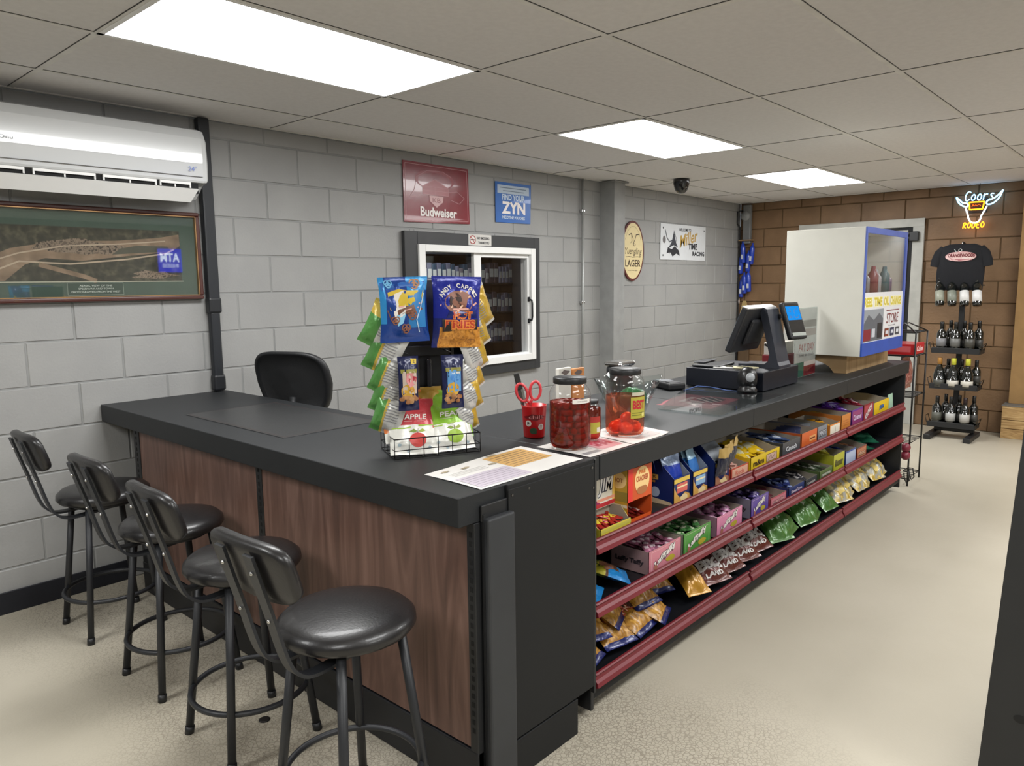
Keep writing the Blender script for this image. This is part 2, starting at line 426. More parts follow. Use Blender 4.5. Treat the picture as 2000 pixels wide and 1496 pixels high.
for (i, j) in lights:
    x0, x1 = i*1.2192, (i+1)*1.2192; y1, y0 = -j*.6096+.225, -(j+1)*.6096+.225
    t = thing('ceiling_light', names.get((i, j), 'lit ceiling light panel behind the viewpoint, out of the picture'), 'ceiling light', ((x0+x1)/2, (y0+y1)/2, H), group='flat ceiling light panels')
    w, d = (x1-x0)/2, (y1-y0)/2
    f = MB()
    for a in (-1, 1):
        f.box(a*w-.02*(a > 0)-.0*(a < 0), a*w+.02*(a < 0), -d, d, -.001, .012, WHITEP); f.box(-w, w, a*d-.02*(a > 0), a*d+.02*(a < 0), -.001, .012, WHITEP)
    f.box(-w+.01, w-.01, -d+.01, d-.01, .012, .03, WHITEP)
    f.build('frame', t)
    g = MB(); g.add([(-w+.02, -d+.02, .004), (w-.02, -d+.02, .004), (w-.02, d-.02, .004), (-w+.02, d-.02, .004)], [[3, 2, 1, 0]], GLOW); g.build('diffuser', t)

# pilaster and conduits
mb = MB(); mb.box(4.302, 4.462, -.146, 0, 0, H-.004, mat('909190', .55, bump=.2, bscale=80)); mb.box(4.29, 4.50, -.16, 0, H-.012, H-.002, GREYJ); struct(mb.build('trim_2'))
mb = MB(); mb.tube([(4.03, -.022, H-.005), (4.028, -.022, 0.0)], .011, mat('9fa19f', .35, .3), 12)
for z in (.5, 1.25, 2.0): mb.box(4.008, 4.05, -.03, 0, z, z+.02, CHROME, b=.003)
struct(mb.build('trim_3'))
o = MB(); o.box(.792, .852, -.05, -.004, 1.33, H-.003, mat('1d2025', .45), b=.008); o.box(.788, .856, -.056, -.004, 1.29, 1.37, mat('191b1f', .45), b=.01)
o.box(.796, .848, -.05, -.004, .90, 1.30, mat('1d2025', .45), b=.012); o.box(.79, .854, -.056, -.004, .885, .97, mat('191b1f', .45), b=.012)
tag(o.build('conduit_cover'), 'tall black line cover running down the grey wall beside the air conditioner', 'conduit')

# ------------------------------------------------------------------ pass-through window in the back wall
wn = thing('window_1', None, None, (0, 0, 0)); struct(wn)
SURR = mat('2e2f31', .5, name='dark_surround')
f = MB()
X0, X1, Z0, Z1 = 2.11, 3.455, .765, 1.768
f.box(X0, WO[0], -.035, -.005, Z0, Z1, SURR, b=.003); f.box(WO[1], X1, -.035, -.005, Z0, Z1, SURR, b=.003)
f.box(WO[0], WO[1], -.035, -.005, Z0, WO[2], SURR, b=.003); f.box(WO[0], WO[1], -.035, -.005, WO[3], Z1, SURR, b=.003)
f.build('surround', wn)
f = MB(); a, b_, c, d = WO
for (p, q, r, s_) in ((a, a+.055, c, d), (b_-.05, b_, c, d), (a+.055, b_-.05, c, c+.05), (a+.055, b_-.05, d-.045, d)): f.box(p, q, -.05, .06, r, s_, WHITEP, b=.003)
f.build('window_frame', wn)
sh = MB()
for (p, q, r, s_) in ((2.752, 2.824, .885, 1.65), (3.326, 3.352, .885, 1.65), (2.8245, 3.3255, .885, .90), (2.8245, 3.3255, 1.612, 1.65)): sh.box(p, q, -.02, .012, r, s_, WHITEP, b=.003)
sh.build('sliding_sash', wn)
gm = MB(); gm.box(2.82, 3.33, -.006, -.002, .895, 1.615, GLASS); gm.build('pane', wn)
gm = MB(); gm.box(2.27, 2.76, .02, .024, .885, 1.64, GLASS); gm.build('pane', wn)
hd = MB(); hd.tube([(3.34, -.02, 1.30), (3.34, -.05, 1.295), (3.34, -.055, 1.27), (3.34, -.055, 1.17), (3.34, -.05, 1.145), (3.34, -.02, 1.14)], .007, DARK, 8)
hd.box(3.325, 3.355, -.035, -.018, 1.285, 1.32, DARK, b=.004); hd.box(3.325, 3.355, -.035, -.018, 1.12, 1.155, DARK, b=.004); hd.build('handle', wn)
# dim room behind
mb = MB(); DR = mat('3c3d40', .7)
mb.add([(1.9, .07, .3), (3.7, .07, .3), (5.6, 2.4, .3), (1.9, 2.4, .3), (1.9, .07, 2.2), (3.7, .07, 2.2), (5.6, 2.4, 2.2), (1.9, 2.4, 2.2)],
       [[0, 1, 2, 3], [7, 6, 5, 4], [2, 1, 5, 6], [3, 2, 6, 7], [0, 3, 7, 4]], DR)
struct(mb.build('wall_store_room'))
t = thing('storage_shelf', 'dark storage shelves seen through the right pane of the service window', 'shelf', (4.25, 1.75, .3))
SD = mat('2a2c2f', .5)
for z in (.15, .52, .83, 1.13, 1.42): m_ = MB(); m_.box(-.72, .75, -.2, .2, z-.012, z, SD); m_.build('shelf_board', t)
m_ = MB(); m_.box(-.74, -.72, -.2, .2, 0, 1.6, SD); m_.box(.75, .77, -.2, .2, 0, 1.6, SD); m_.box(-.74, .77, .19, .2, 0, 1.6, SD); m_.build('frame', t)
protos = []
for c, w, h in (('6f6e80', .05, .2), ('89879a', .04, .17), ('4f4650', .06, .21), ('93868c', .045, .15), ('3f4f60', .05, .19)):
    p = MB(); p.box(-w/2, w/2, -.06, .06, 0, h, mat(c, .4), b=.006); p.box(-w/2+.004, w/2-.004, -.062, -.058, h*.3, h*.7, mat('d8d4cc', .5)); protos.append((p, w))
for si, z in enumerate((.52, .83, 1.13)):
    x = -.68; first = {}
    while x < .66:
        k = random.randrange(5); p, w = protos[k]
        o = p.build('carton', loc=(4.25+x+w/2, 1.66, .3+z))
        tag(o, 'small packaged carton on the %s storage shelf behind the service window' % ('lower', 'middle', 'upper')[si], 'carton', 'packages on the %s storage shelf behind the window' % ('lower', 'middle', 'upper')[si])
        x += w+.012
ld = bpy.data.lights.new('store_room_fill', 'AREA'); ld.energy = 17; ld.size = .5; ld.color = (.85, .95, 1)  # added area light without a fixture, brightens the dim store room
lo = bpy.data.objects.new('store_room_fill', ld); COL.objects.link(lo); lo.location = (3.4, 1.1, 2.1)
tag(lo, 'added fill light brightening the store room behind the window', 'lamp')
# ================================================================== COUNTERS
WT = mat('222426', .5, bump=.12, bscale=400, var=.02, name='charcoal_worktop_laminate', spec=.35)
WTF = WT
t = tag(MB().box(.249, .87, -2.436, -.006, CT-.08, CT, WT, b=.002, seg=1).build('bar_worktop'), 'black bar worktop with snack rack on it, running from the grey wall to the corner', 'worktop')
# inlaid grooves and flush mat of the bar top
mb = MB(); mb.box(.375, .80, -1.40, -.62, CT+.0002, CT+.0022, mat('292a2b', .4, bump=.3, bscale=120, name='dark_desk_mat'), b=.001, seg=1)
g = G(mb, planar((0, 0, CT+.0022), (1, 0, 0), (0, 1, 0)))
g.line([(.385, -1.39), (.79, -1.39), (.79, -.63), (.385, -.63)], .002, mat('4a3230', .6), closed=True)
tag(mb.build('counter_mat'), 'thin dark rectangular mat lying on the black bar top near the office chair', 'counter mat')
seams = [.872, 2.008, 3.205, 4.422]
for i in range(3):
    a, b_ = seams[i]+.0015, seams[i+1]-.0005
    tag(MB().box(a, b_, YF, -1.65, CT-.08, CT, WT, b=.002, seg=1).build('long_worktop'),
        ['black worktop section under the pickled food jars', 'black worktop section under the glass sheet and till', 'black worktop section under the white display cabinet'][i], 'worktop', 'sections of the long black worktop')
# bar cabinet with wood panels
WOOD = ramp_mat('walnut_panel', [(.25, '553f37'), (.5, '6a4f45'), (.75, '82655a')], scale=(1, 4.5, .55), nscale=2.6, detail=10, rough=.45, distort=2.2)
t = thing('bar_cabinet', 'bar base with dark walnut panels and black slotted uprights behind the stools', 'bar cabinet', (.31, -1.3, 0))
def L(x, y, z): return (x-.31, y+1.3, z)
def slot_post(y0, y1, nm='slotted_upright'):
    m_ = MB(); m_.box(-.004, .03, y0+1.3, y1+1.3, .0, CT-.082, BLACKM, b=.002, seg=1)
    z = .2
    while z < .76:
        m_.box(-.0048, -.0035, (y0+y1)/2+1.3-.005, (y0+y1)/2+1.3+.005, z, z+.014, mat('040404', .8)); z += .0254
    return m_.build(nm, t)
slot_post(-.275, -.215); slot_post(-1.352, -1.312); slot_post(-2.436, -2.405)
for (a, b_) in ((-1.312, -.275), (-2.405, -1.352)):
    MB().box(.0, .02, a+1.3, b_+1.3, .15, CT-.082, WOOD).build('wood_panel', t)
m_ = MB(); m_.box(.02, .48, -2.40+1.3, -.23+1.3, .02, CT-.082, BLACKM); m_.build('body', t)
m_ = MB(); m_.box(-.005, .02, -2.436+1.3, -.21+1.3, 0, .145, mat('14161b', .5), b=.004); m_.build('kick_plate', t)
# corner end panel
t = thing('corner_end_panel', 'plain black metal end panel at the corner between bar and snack shelves', 'end panel', (.62, YF, 0))
m_ = MB(); m_.box(-.195, .205, -.014, -.002, .125, CT-.012, BLACK, b=.002); m_.box(-.195, .205, -.012, -.0015, CT-.016, CT+.001, BLACK, b=.002); m_.build('panel', t)
m_ = MB(); m_.box(-.195, .12, -.013, -.002, 0, .118, BLACK, b=.002); m_.build('kick_plate', t)
m_ = MB()
for x, z in ((-.11, .855), (.19, .855), (.197, .79), (-.18, .85)): m_.lathe([(.0001, -.002), (.004, -.001), (.004, .001)], mat('777777', .3, 1), 10, T=Matrix.Translation((x, -.0145, z)) @ Matrix.Rotation(PI/2, 4, 'X'))
m_.build('screw', t)
m_ = MB(); m_.box(.2055, .214, -.014, -.002, .10, CT-.002, BLACKM); m_.build('edge_strip', t)
mb = MB(); mb.box(-.055, .05, -.028, -.006, 0, .81, mat('2f3134', .5, name='grey_plastic_trim'), b=.006); mb.box(-.06, .055, -.008, .0, .8, .845, BLACKM, b=.003)
mb.box(-.058, -.045, -.012, -.004, 0, .82, BLACKM)
tag(mb.build('corner_post_cover', loc=(.385, YF-.001, 0)), 'tall dark grey upright trim on the bar corner, behind the nearest stool', 'post cover')

# snack shelving (gondola)
DECK = mat('15161a', .35, name='black_shelf_deck')
t = thing('snack_shelving', 'long black shelving unit with maroon price rails under the worktop', 'shelving', (2.6, YF, 0))
XS = [.835, 2.008, 3.205, 4.345]
m_ = MB(); m_.box(XS[0]-2.6, XS[3]-2.6, .43, .44, .02, CT-.082, DARK); m_.build('back_panel', t)
for x in (XS[0], XS[3]):
    m_ = MB(); m_.box(x-2.6-.008, x-2.6+.008, .0, .44, .03, CT-.082, BLACKM, b=.002); m_.build('side_panel', t)
m_ = MB(); m_.box(XS[0]-2.6, XS[3]-2.6, .09, .42, 0, .06, DARK); m_.box(XS[0]-2.6, XS[3]-2.6, .004, .1, .062, .112, BLACK, b=.004); m_.build('base', t)
def rail(x0, x1, z0, z1):
    m_ = MB(); pr = [(-.006, z0), (-.016, z0+.004), (-.012, z0+.018), (-.004, z0+.026), (-.002, z1-.012), (-.008, z1-.004), (-.004, z1), (.004, z1), (.006, z0)]
    m_.prism(pr, x0, x1, RED_RAIL, f=lambda u, v, d: (d, u, v)); m_.build('price_rail', t)
ZD = [.118, .365, .585]
for k, z in enumerate(ZD):
    for i in range(3):
        a, b_ = XS[i]-2.6+.009, XS[i+1]-2.6-.004
        m_ = MB(); m_.box(a, b_, .004, .425, z-.014, z, DECK, b=.003, seg=1); m_.build('shelf', t)
        rail(a+.003, b_-.004, (.103, .346, .560)[k], (.153, .394, .610)[k])
# clerk-side base under the long worktop
tag(MB().box(.90, 4.34, -1.98, -1.67, 0, CT-.082, DARK, b=.003).build('counter_cabinet'), 'dark clerk-side cabinet holding up the long black worktop, behind the snack shelving', 'cabinet')
# lower black rack edge close to the viewpoint at the right
mb = MB()
pts = [(-3.473, .114), (-3.457, 0), (-4.3, 0), (-4.3, 1.35), (-3.56, 1.35)]
pts = [(-3.455, 0.0), (-4.4, 0.0), (-4.4, 1.3), (-3.508, 1.3), (-3.502, 1.017)]
t = thing('display_stand', 'black display stand side with a slightly sloping edge at the right picture edge', 'display stand', (1.2, -3.9, 0))
m_ = MB(); m_.prism([(y+3.9, z) for y, z in pts], 0, .03, mat('1f2021', .5), f=lambda u, v, d: (d, u, v)); m_.build('side_panel', t)
m_ = MB(); m_.lathe([(.001, -.002), (.016, -.001), (.016, .001)], mat('050505', .7), 16, T=Matrix.Translation((0, -3.546+3.9, .279)) @ Matrix.Rotation(-PI/2, 4, 'Y') @ Matrix.Scale(.7, 4, (1, 0, 0))); m_.build('cable_hole', t)
m_ = MB()
for z in (.1, .5, .9, 1.28): m_.box(.03, .9, -.5, .33, z-.02, z, BLACKM)
m_.build('shelf', t)

# ================================================================== BAR STOOLS
VINYL = mat('1d1c1d', .36, bump=.35, bscale=140, var=.03, coat=.15, name='black_vinyl', dist=.0012)
def make_stool():
    t = thing('bar_stool', '', 'bar stool')
    sz = .563
    m_ = MB()
    m_.lathe([(.001, sz-.012), (.145, sz-.012), (.168, sz-.006), (.177, sz+.006), (.175, sz+.022), (.16, sz+.036), (.128, sz+.043), (.07, sz+.050), (.001, sz+.051)], VINYL, 48)
    m_.build('seat', t)
    m_ = MB(); m_.lathe([(.001, sz-.03), (.12, sz-.03), (.125, sz-.012), (.001, sz-.012)], CHAR, 32); m_.build('seat_plate', t)
    for sx in (-1, 1):
        for sy in (-1, 1):
            l = MB(); l.tube([(sx*.095, sy*.095, sz-.02), (sx*.145, sy*.145, .004)], .0125, CHAR, 12)
            l.tube([(sx*.1425, sy*.1425, .025), (sx*.1455, sy*.1455, .0)], .0145, BLACKM, 12)
            l.build('leg', t)
    m_ = MB(); R = .178; m_.tube([(R*math.cos(a*PI/24), R*math.sin(a*PI/24), .165) for a in range(48)], .009, CHAR, 8, closed=True); m_.build('footrest_ring', t)
    # two flat bars curving up to the back pad
    for sy in (-1, 1):
        y = sy*.058; P = [(.02, sz-.035), (-.13, sz-.052), (-.18, sz-.045), (-.212, sz-.015), (-.232, sz+.04), (-.252, sz+.12), (-.276, sz+.20), (-.300, sz+.285)]
        Q = []
        for i in range(len(P)-1):
            for k in range(4):
                a = k/4; Q.append((P[i][0]*(1-a)+P[i+1][0]*a, P[i][1]*(1-a)+P[i+1][1]*a))
        Q.append(P[-1])
        for _ in range(3): Q = [Q[0]]+[((Q[i-1][0]+Q[i][0]*2+Q[i+1][0])/4, (Q[i-1][1]+Q[i][1]*2+Q[i+1][1])/4) for i in range(1, len(Q)-1)]+[Q[-1]]
        vs = []; fs = []; w = .0175; th = .004
        for i, (x, z) in enumerate(Q):
            a = Vector(Q[min(i+1, len(Q)-1)])-Vector(Q[max(i-1, 0)]); a.normalize(); n = Vector((-a.y, a.x))
            for (dy, dn) in ((-w, -th), (w, -th), (w, th), (-w, th)): vs.append((x+n.x*dn, y+dy, z+n.y*dn))
        for i in range(len(Q)-1):
            for k in range(4): fs.append([i*4+k, i*4+(k+1) % 4, i*4+4+(k+1) % 4, i*4+4+k])
        fs += [[0, 1, 2, 3], [len(vs)-1, len(vs)-2, len(vs)-3, len(vs)-4]]
        m_ = MB(); m_.add(vs, fs, CHAR); 
        for k in (-3, -9):
            m_.sphere((Q[k][0]-.006, y, Q[k][1]), .005, CHROME, 6)
        m_.build('back_bar', t)
    # pad: rounded box following a gentle curve
    m_ = MB(); n = 40; W2, H2 = .156, .078; tilt = math.radians(-17)
    def sup(a, rx, rz, e): c, s_ = math.cos(a), math.sin(a); return (math.copysign(abs(c)**e, c)*rx, math.copysign(abs(s_)**e, s_)*rz)
    rings = [(0.0, .02), (.55, .0215), (.85, .020), (.97, .013), (1.0, .002), (.985, -.008), (.93, -.013), (.5, -.0135), (0.0, -.0135)]
    vs = []; fs = []
    for (k, d) in rings:
        for i in range(n):
            y, z = sup(2*PI*i/n, W2*max(k, .001), H2*max(k, .001), .5)
            x = d-.25*y*y*2.2*-1
            vs.append((x, y, z))
    for r in range(len(rings)-1):
        for i in range(n): fs.append([r*n+i, r*n+(i+1) % n, (r+1)*n+(i+1) % n, (r+1)*n+i])
    T = Matrix.Translation((-.262, 0, sz+.235)) @ Matrix.Rotation(tilt, 4, 'Y')
    m_.add(vs, fs, VINYL, True, T)
    m_.build('backrest', t)
    return t
st = make_stool()
spots = [((.03, -2.245), .05, 'black bar stool nearest the viewpoint, its whole round seat in view'), ((.065, -1.65), -.02, 'black bar stool second from the front, between the nearest stool and the third'),
         ((.085, -1.10), .03, 'black bar stool third from the front, overlapping the one at the wall'), ((.08, -.46), .0, 'black bar stool closest to the grey block wall, at the far end of the row')]
for i, ((x, y), r, lb) in enumerate(spots):
    o = st if i == 0 else copytree(st)
    o.location = (x, y, 0); o.rotation_euler = (0, 0, r); o['label'] = lb; o['group'] = 'bar stools along the walnut bar'

# ================================================================== OFFICE CHAIR
t = thing('office_chair', 'black mesh-backed office chair behind the bar against the grey wall', 'chair', (1.20, -.33, 0), (0, 0, math.radians(25)))
m_ = MB()
def cb(u, v):
    w = .205*(1-.25*max(0, (.45-v))/.45*1.0); z = .70+.42*v
    return (-.2-.06*v+.05*(2*u-1)**2, (2*u-1)*w, z)
MESH = mat('18191b', .75, bump=.5, bscale=700, name='black_mesh_fabric')
# back built as a rounded panel
n = 48; vs = []; fs = []
def sup2(a, rx, rz, e): c, s_ = math.cos(a), math.sin(a); return (math.copysign(abs(c)**e, c)*rx, math.copysign(abs(s_)**e, s_)*rz)
def back(k, d, a):
    y, z = sup2(a, .215*k, .17*k, .55); y *= 1-.16*max(0, -z)/.17
    return Vector((-.21+d-.28*(z)+.9*y*y, y, .93+z))
for k, d in ((0.001, -.008), (.5, -.008), (.86, -.008), (.9, -.018), (.97, -.02), (1., -.008), (1., .008), (.97, .018), (.9, .016), (.86, .006), (.5, .006), (.001, .006)):
    for i in range(n): vs.append(back(k, d, 2*PI*i/n))
m2 = [MESH, MESH, BLACKM, BLACKM, BLACKM, BLACKM, BLACKM, BLACKM, BLACKM, MESH, MESH]; ml = []
for r in range(11):
    for i in range(n): fs.append([r*n+i, r*n+(i+1) % n, (r+1)*n+(i+1) % n, (r+1)*n+i]); ml.append(m2[r])
m_.add(vs, fs, ml, True); m_.build('backrest', t)
m_ = MB(); m_.tube([(-.19, 0, .86), (-.22, 0, .7), (-.18, 0, .5), (-.05, 0, .44)], .02, BLACKM, 10); m_.build('back_support', t)
m_ = MB(); m_.box(-.2, .2, -.21, .21, .44, .50, mat('1b1b1d', .8), b=.03, seg=4); m_.build('seat', t)
m_ = MB(); m_.tube([(0, 0, .08), (0, 0, .44)], .025, BLACKM, 12); m_.build('gas_column', t)
m_ = MB()
for k in range(5): a = 2*PI*k/5; m_.tube([(0, 0, .11), (.22*math.cos(a), .22*math.sin(a), .07)], [.022, .014], BLACKM, 8)
m_.build('base', t)
for k in range(5):
    a = 2*PI*k/5; m_ = MB(); m_.lathe([(.001, -.02), (.028, -.02), (.03, 0), (.028, .02), (.001, .02)], BLACKM, 16, T=Matrix.Translation((.22*math.cos(a), .22*math.sin(a), .031)) @ Matrix.Rotation(PI/2, 4, 'X')); m_.build('caster', t)

# ================================================================== AIR CONDITIONER
t = thing('air_conditioner', 'long white split air conditioner high on the grey wall at the left', 'air conditioner', (.30, -.004, 1.83))
AW = mat('cfd1d2', .16, var=0, coat=.6, name='gloss_white_plastic')
x0, x1 = -.54, .45
prof = [(0, .03), (0, .335), (-.03, .345), (-.15, .34), (-.185, .328), (-.205, .29), (-.21, .18), (-.205, .105), (-.20, .097), (-.15, .085), (-.08, .03)]
m_ = MB(); n = len(prof)
xs = [(x0, .0), (x0+.012, .012), (x1-.03, .012), (x1-.01, .006), (x1, -.012)]
vs = []; fs = []
for (x, g_) in xs:
    for (y, z) in prof:
        cy, cz = -.1, .18; s_ = 1+g_/.18
        vs.append((x, -.0+(y-cy)*s_+cy if y < -.01 else y, (z-cz)*s_+cz if y < -.01 else z))
for r in range(len(xs)-1):
    for i in range(n): fs.append([r*n+i, r*n+(i+1) % n, (r+1)*n+(i+1) % n, (r+1)*n+i])
fs += [list(range(n))[::-1], [(len(xs)-1)*n+i for i in range(n)]]
m_.add(vs, fs, AW, False); m_.build('housing', t)
m_ = MB(); m_.box(x0+.01, x1-.035, -.222, -.214, .117, .1185, mat('6f7071', .5)); m_.build('panel_seam', t)
m_ = MB(); m_.box(x0+.02, x1-.05, -.196, -.10, .04, .0965, mat('090a0b', .8)); m_.build('air_outlet', t)
m_ = MB(); m_.add([(x0+.02, -.205, .062), (x1-.06, -.205, .062), (x1-.085, -.165, .004), (x0+.02, -.165, .004), (x0+.02, -.211, .06), (x1-.055, -.211, .06), (x1-.08, -.170, .0), (x0+.02, -.170, .0)],
       [[0, 1, 2, 3], [7, 6, 5, 4], [4, 5, 1, 0], [5, 6, 2, 1], [6, 7, 3, 2], [7, 4, 0, 3]], WHITEP); m_.build('lower_flap', t)
for (a, b_) in ((-.30, -.06), (-.03, .20), (.215, .36), (-.52, -.33)):
    m_ = MB(); m_.add([(a, -.206, .088), (b_, -.206, .088), (b_, -.150, .062), (a, -.150, .062)], [[0, 1, 2, 3]], WHITEP); m_.box(a, a+.006, -.2055, -.18, .064, .088, WHITEP); m_.box(b_-.006, b_, -.2055, -.18, .064, .088, WHITEP)
    m_.box((a+b_)/2-.003, (a+b_)/2+.003, -.2, -.18, .064, .085, WHITEP); m_.box(a, b_, -.2065, -.204, .078, .09, WHITEP); m_.build('air_vane', t)
m_ = MB(); g = G(m_, planar((0, -.2245, 0), (1, 0, 0), (0, 0, 1))); g.text('24°', .365, .152, .04, .022, mat('5b6fae', .5, emit=.3)); m_.build('temperature_display', t)
m_ = MB(); g = G(m_, planar((0, -.2245, 0), (1, 0, 0), (0, 0, 1))); g.text('Onu', -.39, .20, .05, .014, mat('55585c', .4)); m_.build('printed_logo', t)

# ================================================================== FRAMED AERIAL PICTURE
t = thing('framed_picture', 'wide framed aerial photograph in green mat under the air conditioner', 'framed picture', (.27, -.006, 1.58))
FR = mat('4a2620', .35, coat=.4, name='mahogany_frame'); GOLD = mat('a8835a', .35, .6)
w, h = .505, .216
m_ = MB()
for (a, b_, c, d) in ((-w, w, h-.02, h), (-w, w, -h, -h+.02), (-w, -w+.02, -h+.0202, h-.0202), (w-.02, w, -h+.0202, h-.0202)): m_.box(a, b_, -.028, 0, c, d, FR, b=.006, seg=2)
for (a, b_, c, d) in ((-w+.02, w-.02, h-.024, h-.02), (-w+.02, w-.02, -h+.02, -h+.024), (w-.024, w-.02, -h+.02, h-.02)): m_.box(a, b_, -.026, -.004, c, d, GOLD)
m_.build('frame', t)
m_ = MB(); m_.box(-w+.02, w-.02, -.010, -.001, -h+.02, h-.02, mat('3f4f46', .8, name='green_mat')); m_.build('mat_board', t)
AER = ramp_mat('aerial_forest_print', [(.3, '24221c'), (.5, '37342a'), (.7, '54503f')], nscale=38, detail=8, rough=.8)
TAN = ramp_mat('aerial_ground_print', [(.3, '6b5645'), (.6, '8c7460'), (.8, 'a89580')], nscale=14, detail=8, rough=.8)
TOWN = ramp_mat('aerial_rubble_print', [(.4, '3a2f28'), (.5, '8d7a6a'), (.62, '5f4f44')], nscale=75, detail=6, rough=.8)
m_ = MB(); g = G(m_, planar((0, -.0105, 0), (1, 0, 0), (0, 0, 1)), step=.0003)
g.rect(-w+.03, -.122, .403, .121, AER)
g.poly([(-.475, -.12), (-.475, -.05), (-.33, .02), (-.15, .055), (.1, .065), (.3, .085), (.40, .105), (.403, .05), (.36, .02), (.15, -.005), (-.05, -.03), (-.2, -.02), (-.28, -.05), (-.36, -.12)], TAN)
g.poly(rough_ell(-.05, .03, .17, .035, 26, .25), TOWN)
g.poly([(.08, .0), (.2, .01), (.36, .02), (.34, .045), (.2, .045), (.12, .03)], mat('4c4a3f', .8))
g.line([(-.47, -.06), (-.3, .0), (-.12, .035), (.12, .05), (.33, .07)], .006, mat('b09c88', .8))
g.line([(-.45, -.1), (-.3, -.035), (-.1, -.045), (.15, -.02), (.33, .01), (.37, .03)], .007, mat('b09c88', .8))
g.line([(-.22, -.05), (-.05, -.1), (.0, -.12)], .02, TAN); g.line([(-.47, -.1), (-.42, -.05)], .005, mat('b09c88', .8))
g.poly(rough_ell(.27, -.095, .1, .022, 18, .3), TOWN); g.line([(-.49, -.125), (.41, -.125)], .003, mat('c9c2b0', .6))
m_.build('aerial_print', t)
m_ = MB(); g = G(m_, planar((0, -.0107, 0), (1, 0, 0), (0, 0, 1)), step=.0003)
g.rect(-.12, -.185, .12, -.13, mat('34443c', .8)); g.line([(-.12, -.185), (.12, -.185), (.12, -.13), (-.12, -.13)], .0015, mat('97a096', .7), closed=True)
for i, s_ in enumerate(('AERIAL VIEW OF THE', 'SPEEDWAY AND TOWN', 'PHOTOGRAPHED FROM THE WEST')): g.text(s_, -.0, -.143-.014*i, (.14, .15, .21)[i], .008, mat('cfd3cc', .6))
m_.build('caption_plaque', t)
m_ = MB(); m_.box(-w+.02, w-.02, -.0165, -.0150, -h+.02, h-.02, glass_thin('picture_glass', (.98, .99, .98), 1.5)); m_.build('glass_pane', t)

# lit ATM sign far behind the viewpoint (it shows mirrored in the picture glass)
t = thing('atm_sign', 'blue lit sign on the wall behind the viewpoint, seen mirrored in the picture glass', 'sign', (3.54, -6.7, 1.79))
m_ = MB(); m_.box(-.17, .17, -.06, .0, -.17, .17, BLACKM, b=.01); m_.build('case', t)
m_ = MB(); m_.box(-.16, .16, .0, .008, -.16, .16, emis('1428d8', 5.0, 'blue_sign_glow'));
g = G(m_, planar((0, .0085, 0), (-1, 0, 0), (0, 0, 1)), step=.001); wg = emis('d8e4ff', 7., 'white_sign_glow')
g.text('ATM', 0, .04, .26, .12, wg, bold=.03); g.text('INSIDE', 0, -.07, .22, .05, wg); m_.build('lit_face', t)

# ================================================================== POSTERS ON THE GREY WALL
mb = MB(); RP = mat('7c1f2b', .22, var=.03, bump=.25, bscale=9, coat=.3, name='red_gloss_poster', dist=.006)
mb.prism([(-.292, .193), (.290, .192), (.298, -.18), (-.292, -.193)], -.004, 0, RP, f=lambda u, v, d: (u, d, v))
g = G(mb, planar((0, -.0042, 0), (1, 0, 0), (0, 0, 1)))
PK = mat('b9868a', .35, var=0); WH = mat('e9e2df', .4, var=0)
g.line([(-.275, .178), (.275, .177), (.283, -.165), (-.277, -.178)], .0035, PK, closed=True)
g.ell(-.02, .09, .175, .065, mat('8c3640', .3, var=0)); g.ell(-.02, .082, .15, .055, RP)
g.poly([(-.13, .045), (-.02, .095), (.10, .045), (.10, -.005), (-.13, -.005)], mat('a05a60', .3, var=0)); g.line([(-.13, .045), (-.02, .095), (.10, .045), (.10, -.005), (-.13, -.005)], .003, PK, closed=True)
g.line([(-.13, .02), (.10, .02)], .002, PK); g.line([(-.02, .045), (-.02, -.005)], .002, PK); g.line([(-.13, .045), (.10, .045)], .002, PK)
g.line([(-.24, -.03), (-.2, .02), (-.18, .10), (-.09, .145), (.05, .15), (.13, .12)], .003, PK)
g.line([(-.24, -.03), (-.13, -.02)], .003, PK); g.line([(.10, .02), (.18, .03), (.25, -.01), (.2, -.05), (.12, -.03)], .003, PK)
g.poly([(-.075, -.01), (.055, -.01), (.05, -.05), (-.01, -.09), (-.07, -.05)], mat('c9a3a4', .4, var=0)); g.line([(-.075, -.01), (.055, -.01), (.05, -.05), (-.01, -.09), (-.07, -.05)], .004, RP, closed=True)
g.text('KB', -.01, -.04, .07, .03, RP)
g.text('Budweiser', .01, -.118, .33, .062, WH, bold=.03)
tag(mb.build('beer_poster', loc=(2.428, -.005, 2.018)), 'glossy dark red beer poster with white lettering above the service window', 'poster')
mb = MB(); BL = mat('2a62ad', .3, var=.02, coat=.2, name='blue_poster'); mb.prism([(-.197, .145), (.199, .146), (.19, -.141), (-.197, -.145)], -.003, 0, BL, f=lambda u, v, d: (u, d, v))
g = G(mb, planar((0, -.0032, 0), (1, 0, 0), (0, 0, 1))); LB = mat('c4d2e0', .4, var=0)
g.rect(-.175, .065, .175, .125, mat('aebccb', .4, var=0)); g.rect(-.145, .103, .145, .109, mat('5d6d80', .4)); g.rect(-.115, .082, .115, .087, mat('5d6d80', .4))
g.text('FIND YOUR', 0, .04, .25, .042, LB, bold=.03); g.text('ZYN', 0, -.035, .26, .088, WH, bold=.04); g.text('NICOTINE POUCHES', 0, -.105, .25, .022, LB, bold=.03)
tag(mb.build('pouch_poster', loc=(3.19, -.005, 2.012)), 'small blue poster with big white letters right of the red poster', 'poster')
mb = MB(); mb.box(-.116, .116, -.003, 0, -.039, .039, mat('c6c4bf', .35), b=.001, seg=1)
g = G(mb, planar((0, -.0032, 0), (1, 0, 0), (0, 0, 1))); K = ink('3a3a3c'); g.ell(-.075, 0, .031, .031, mat('9a3b3b', .5, var=0)); g.ell(-.075, 0, .024, .024, mat('d8d4ce', .5, var=0)); g.rect(-.095, -.004, -.055, .004, K)
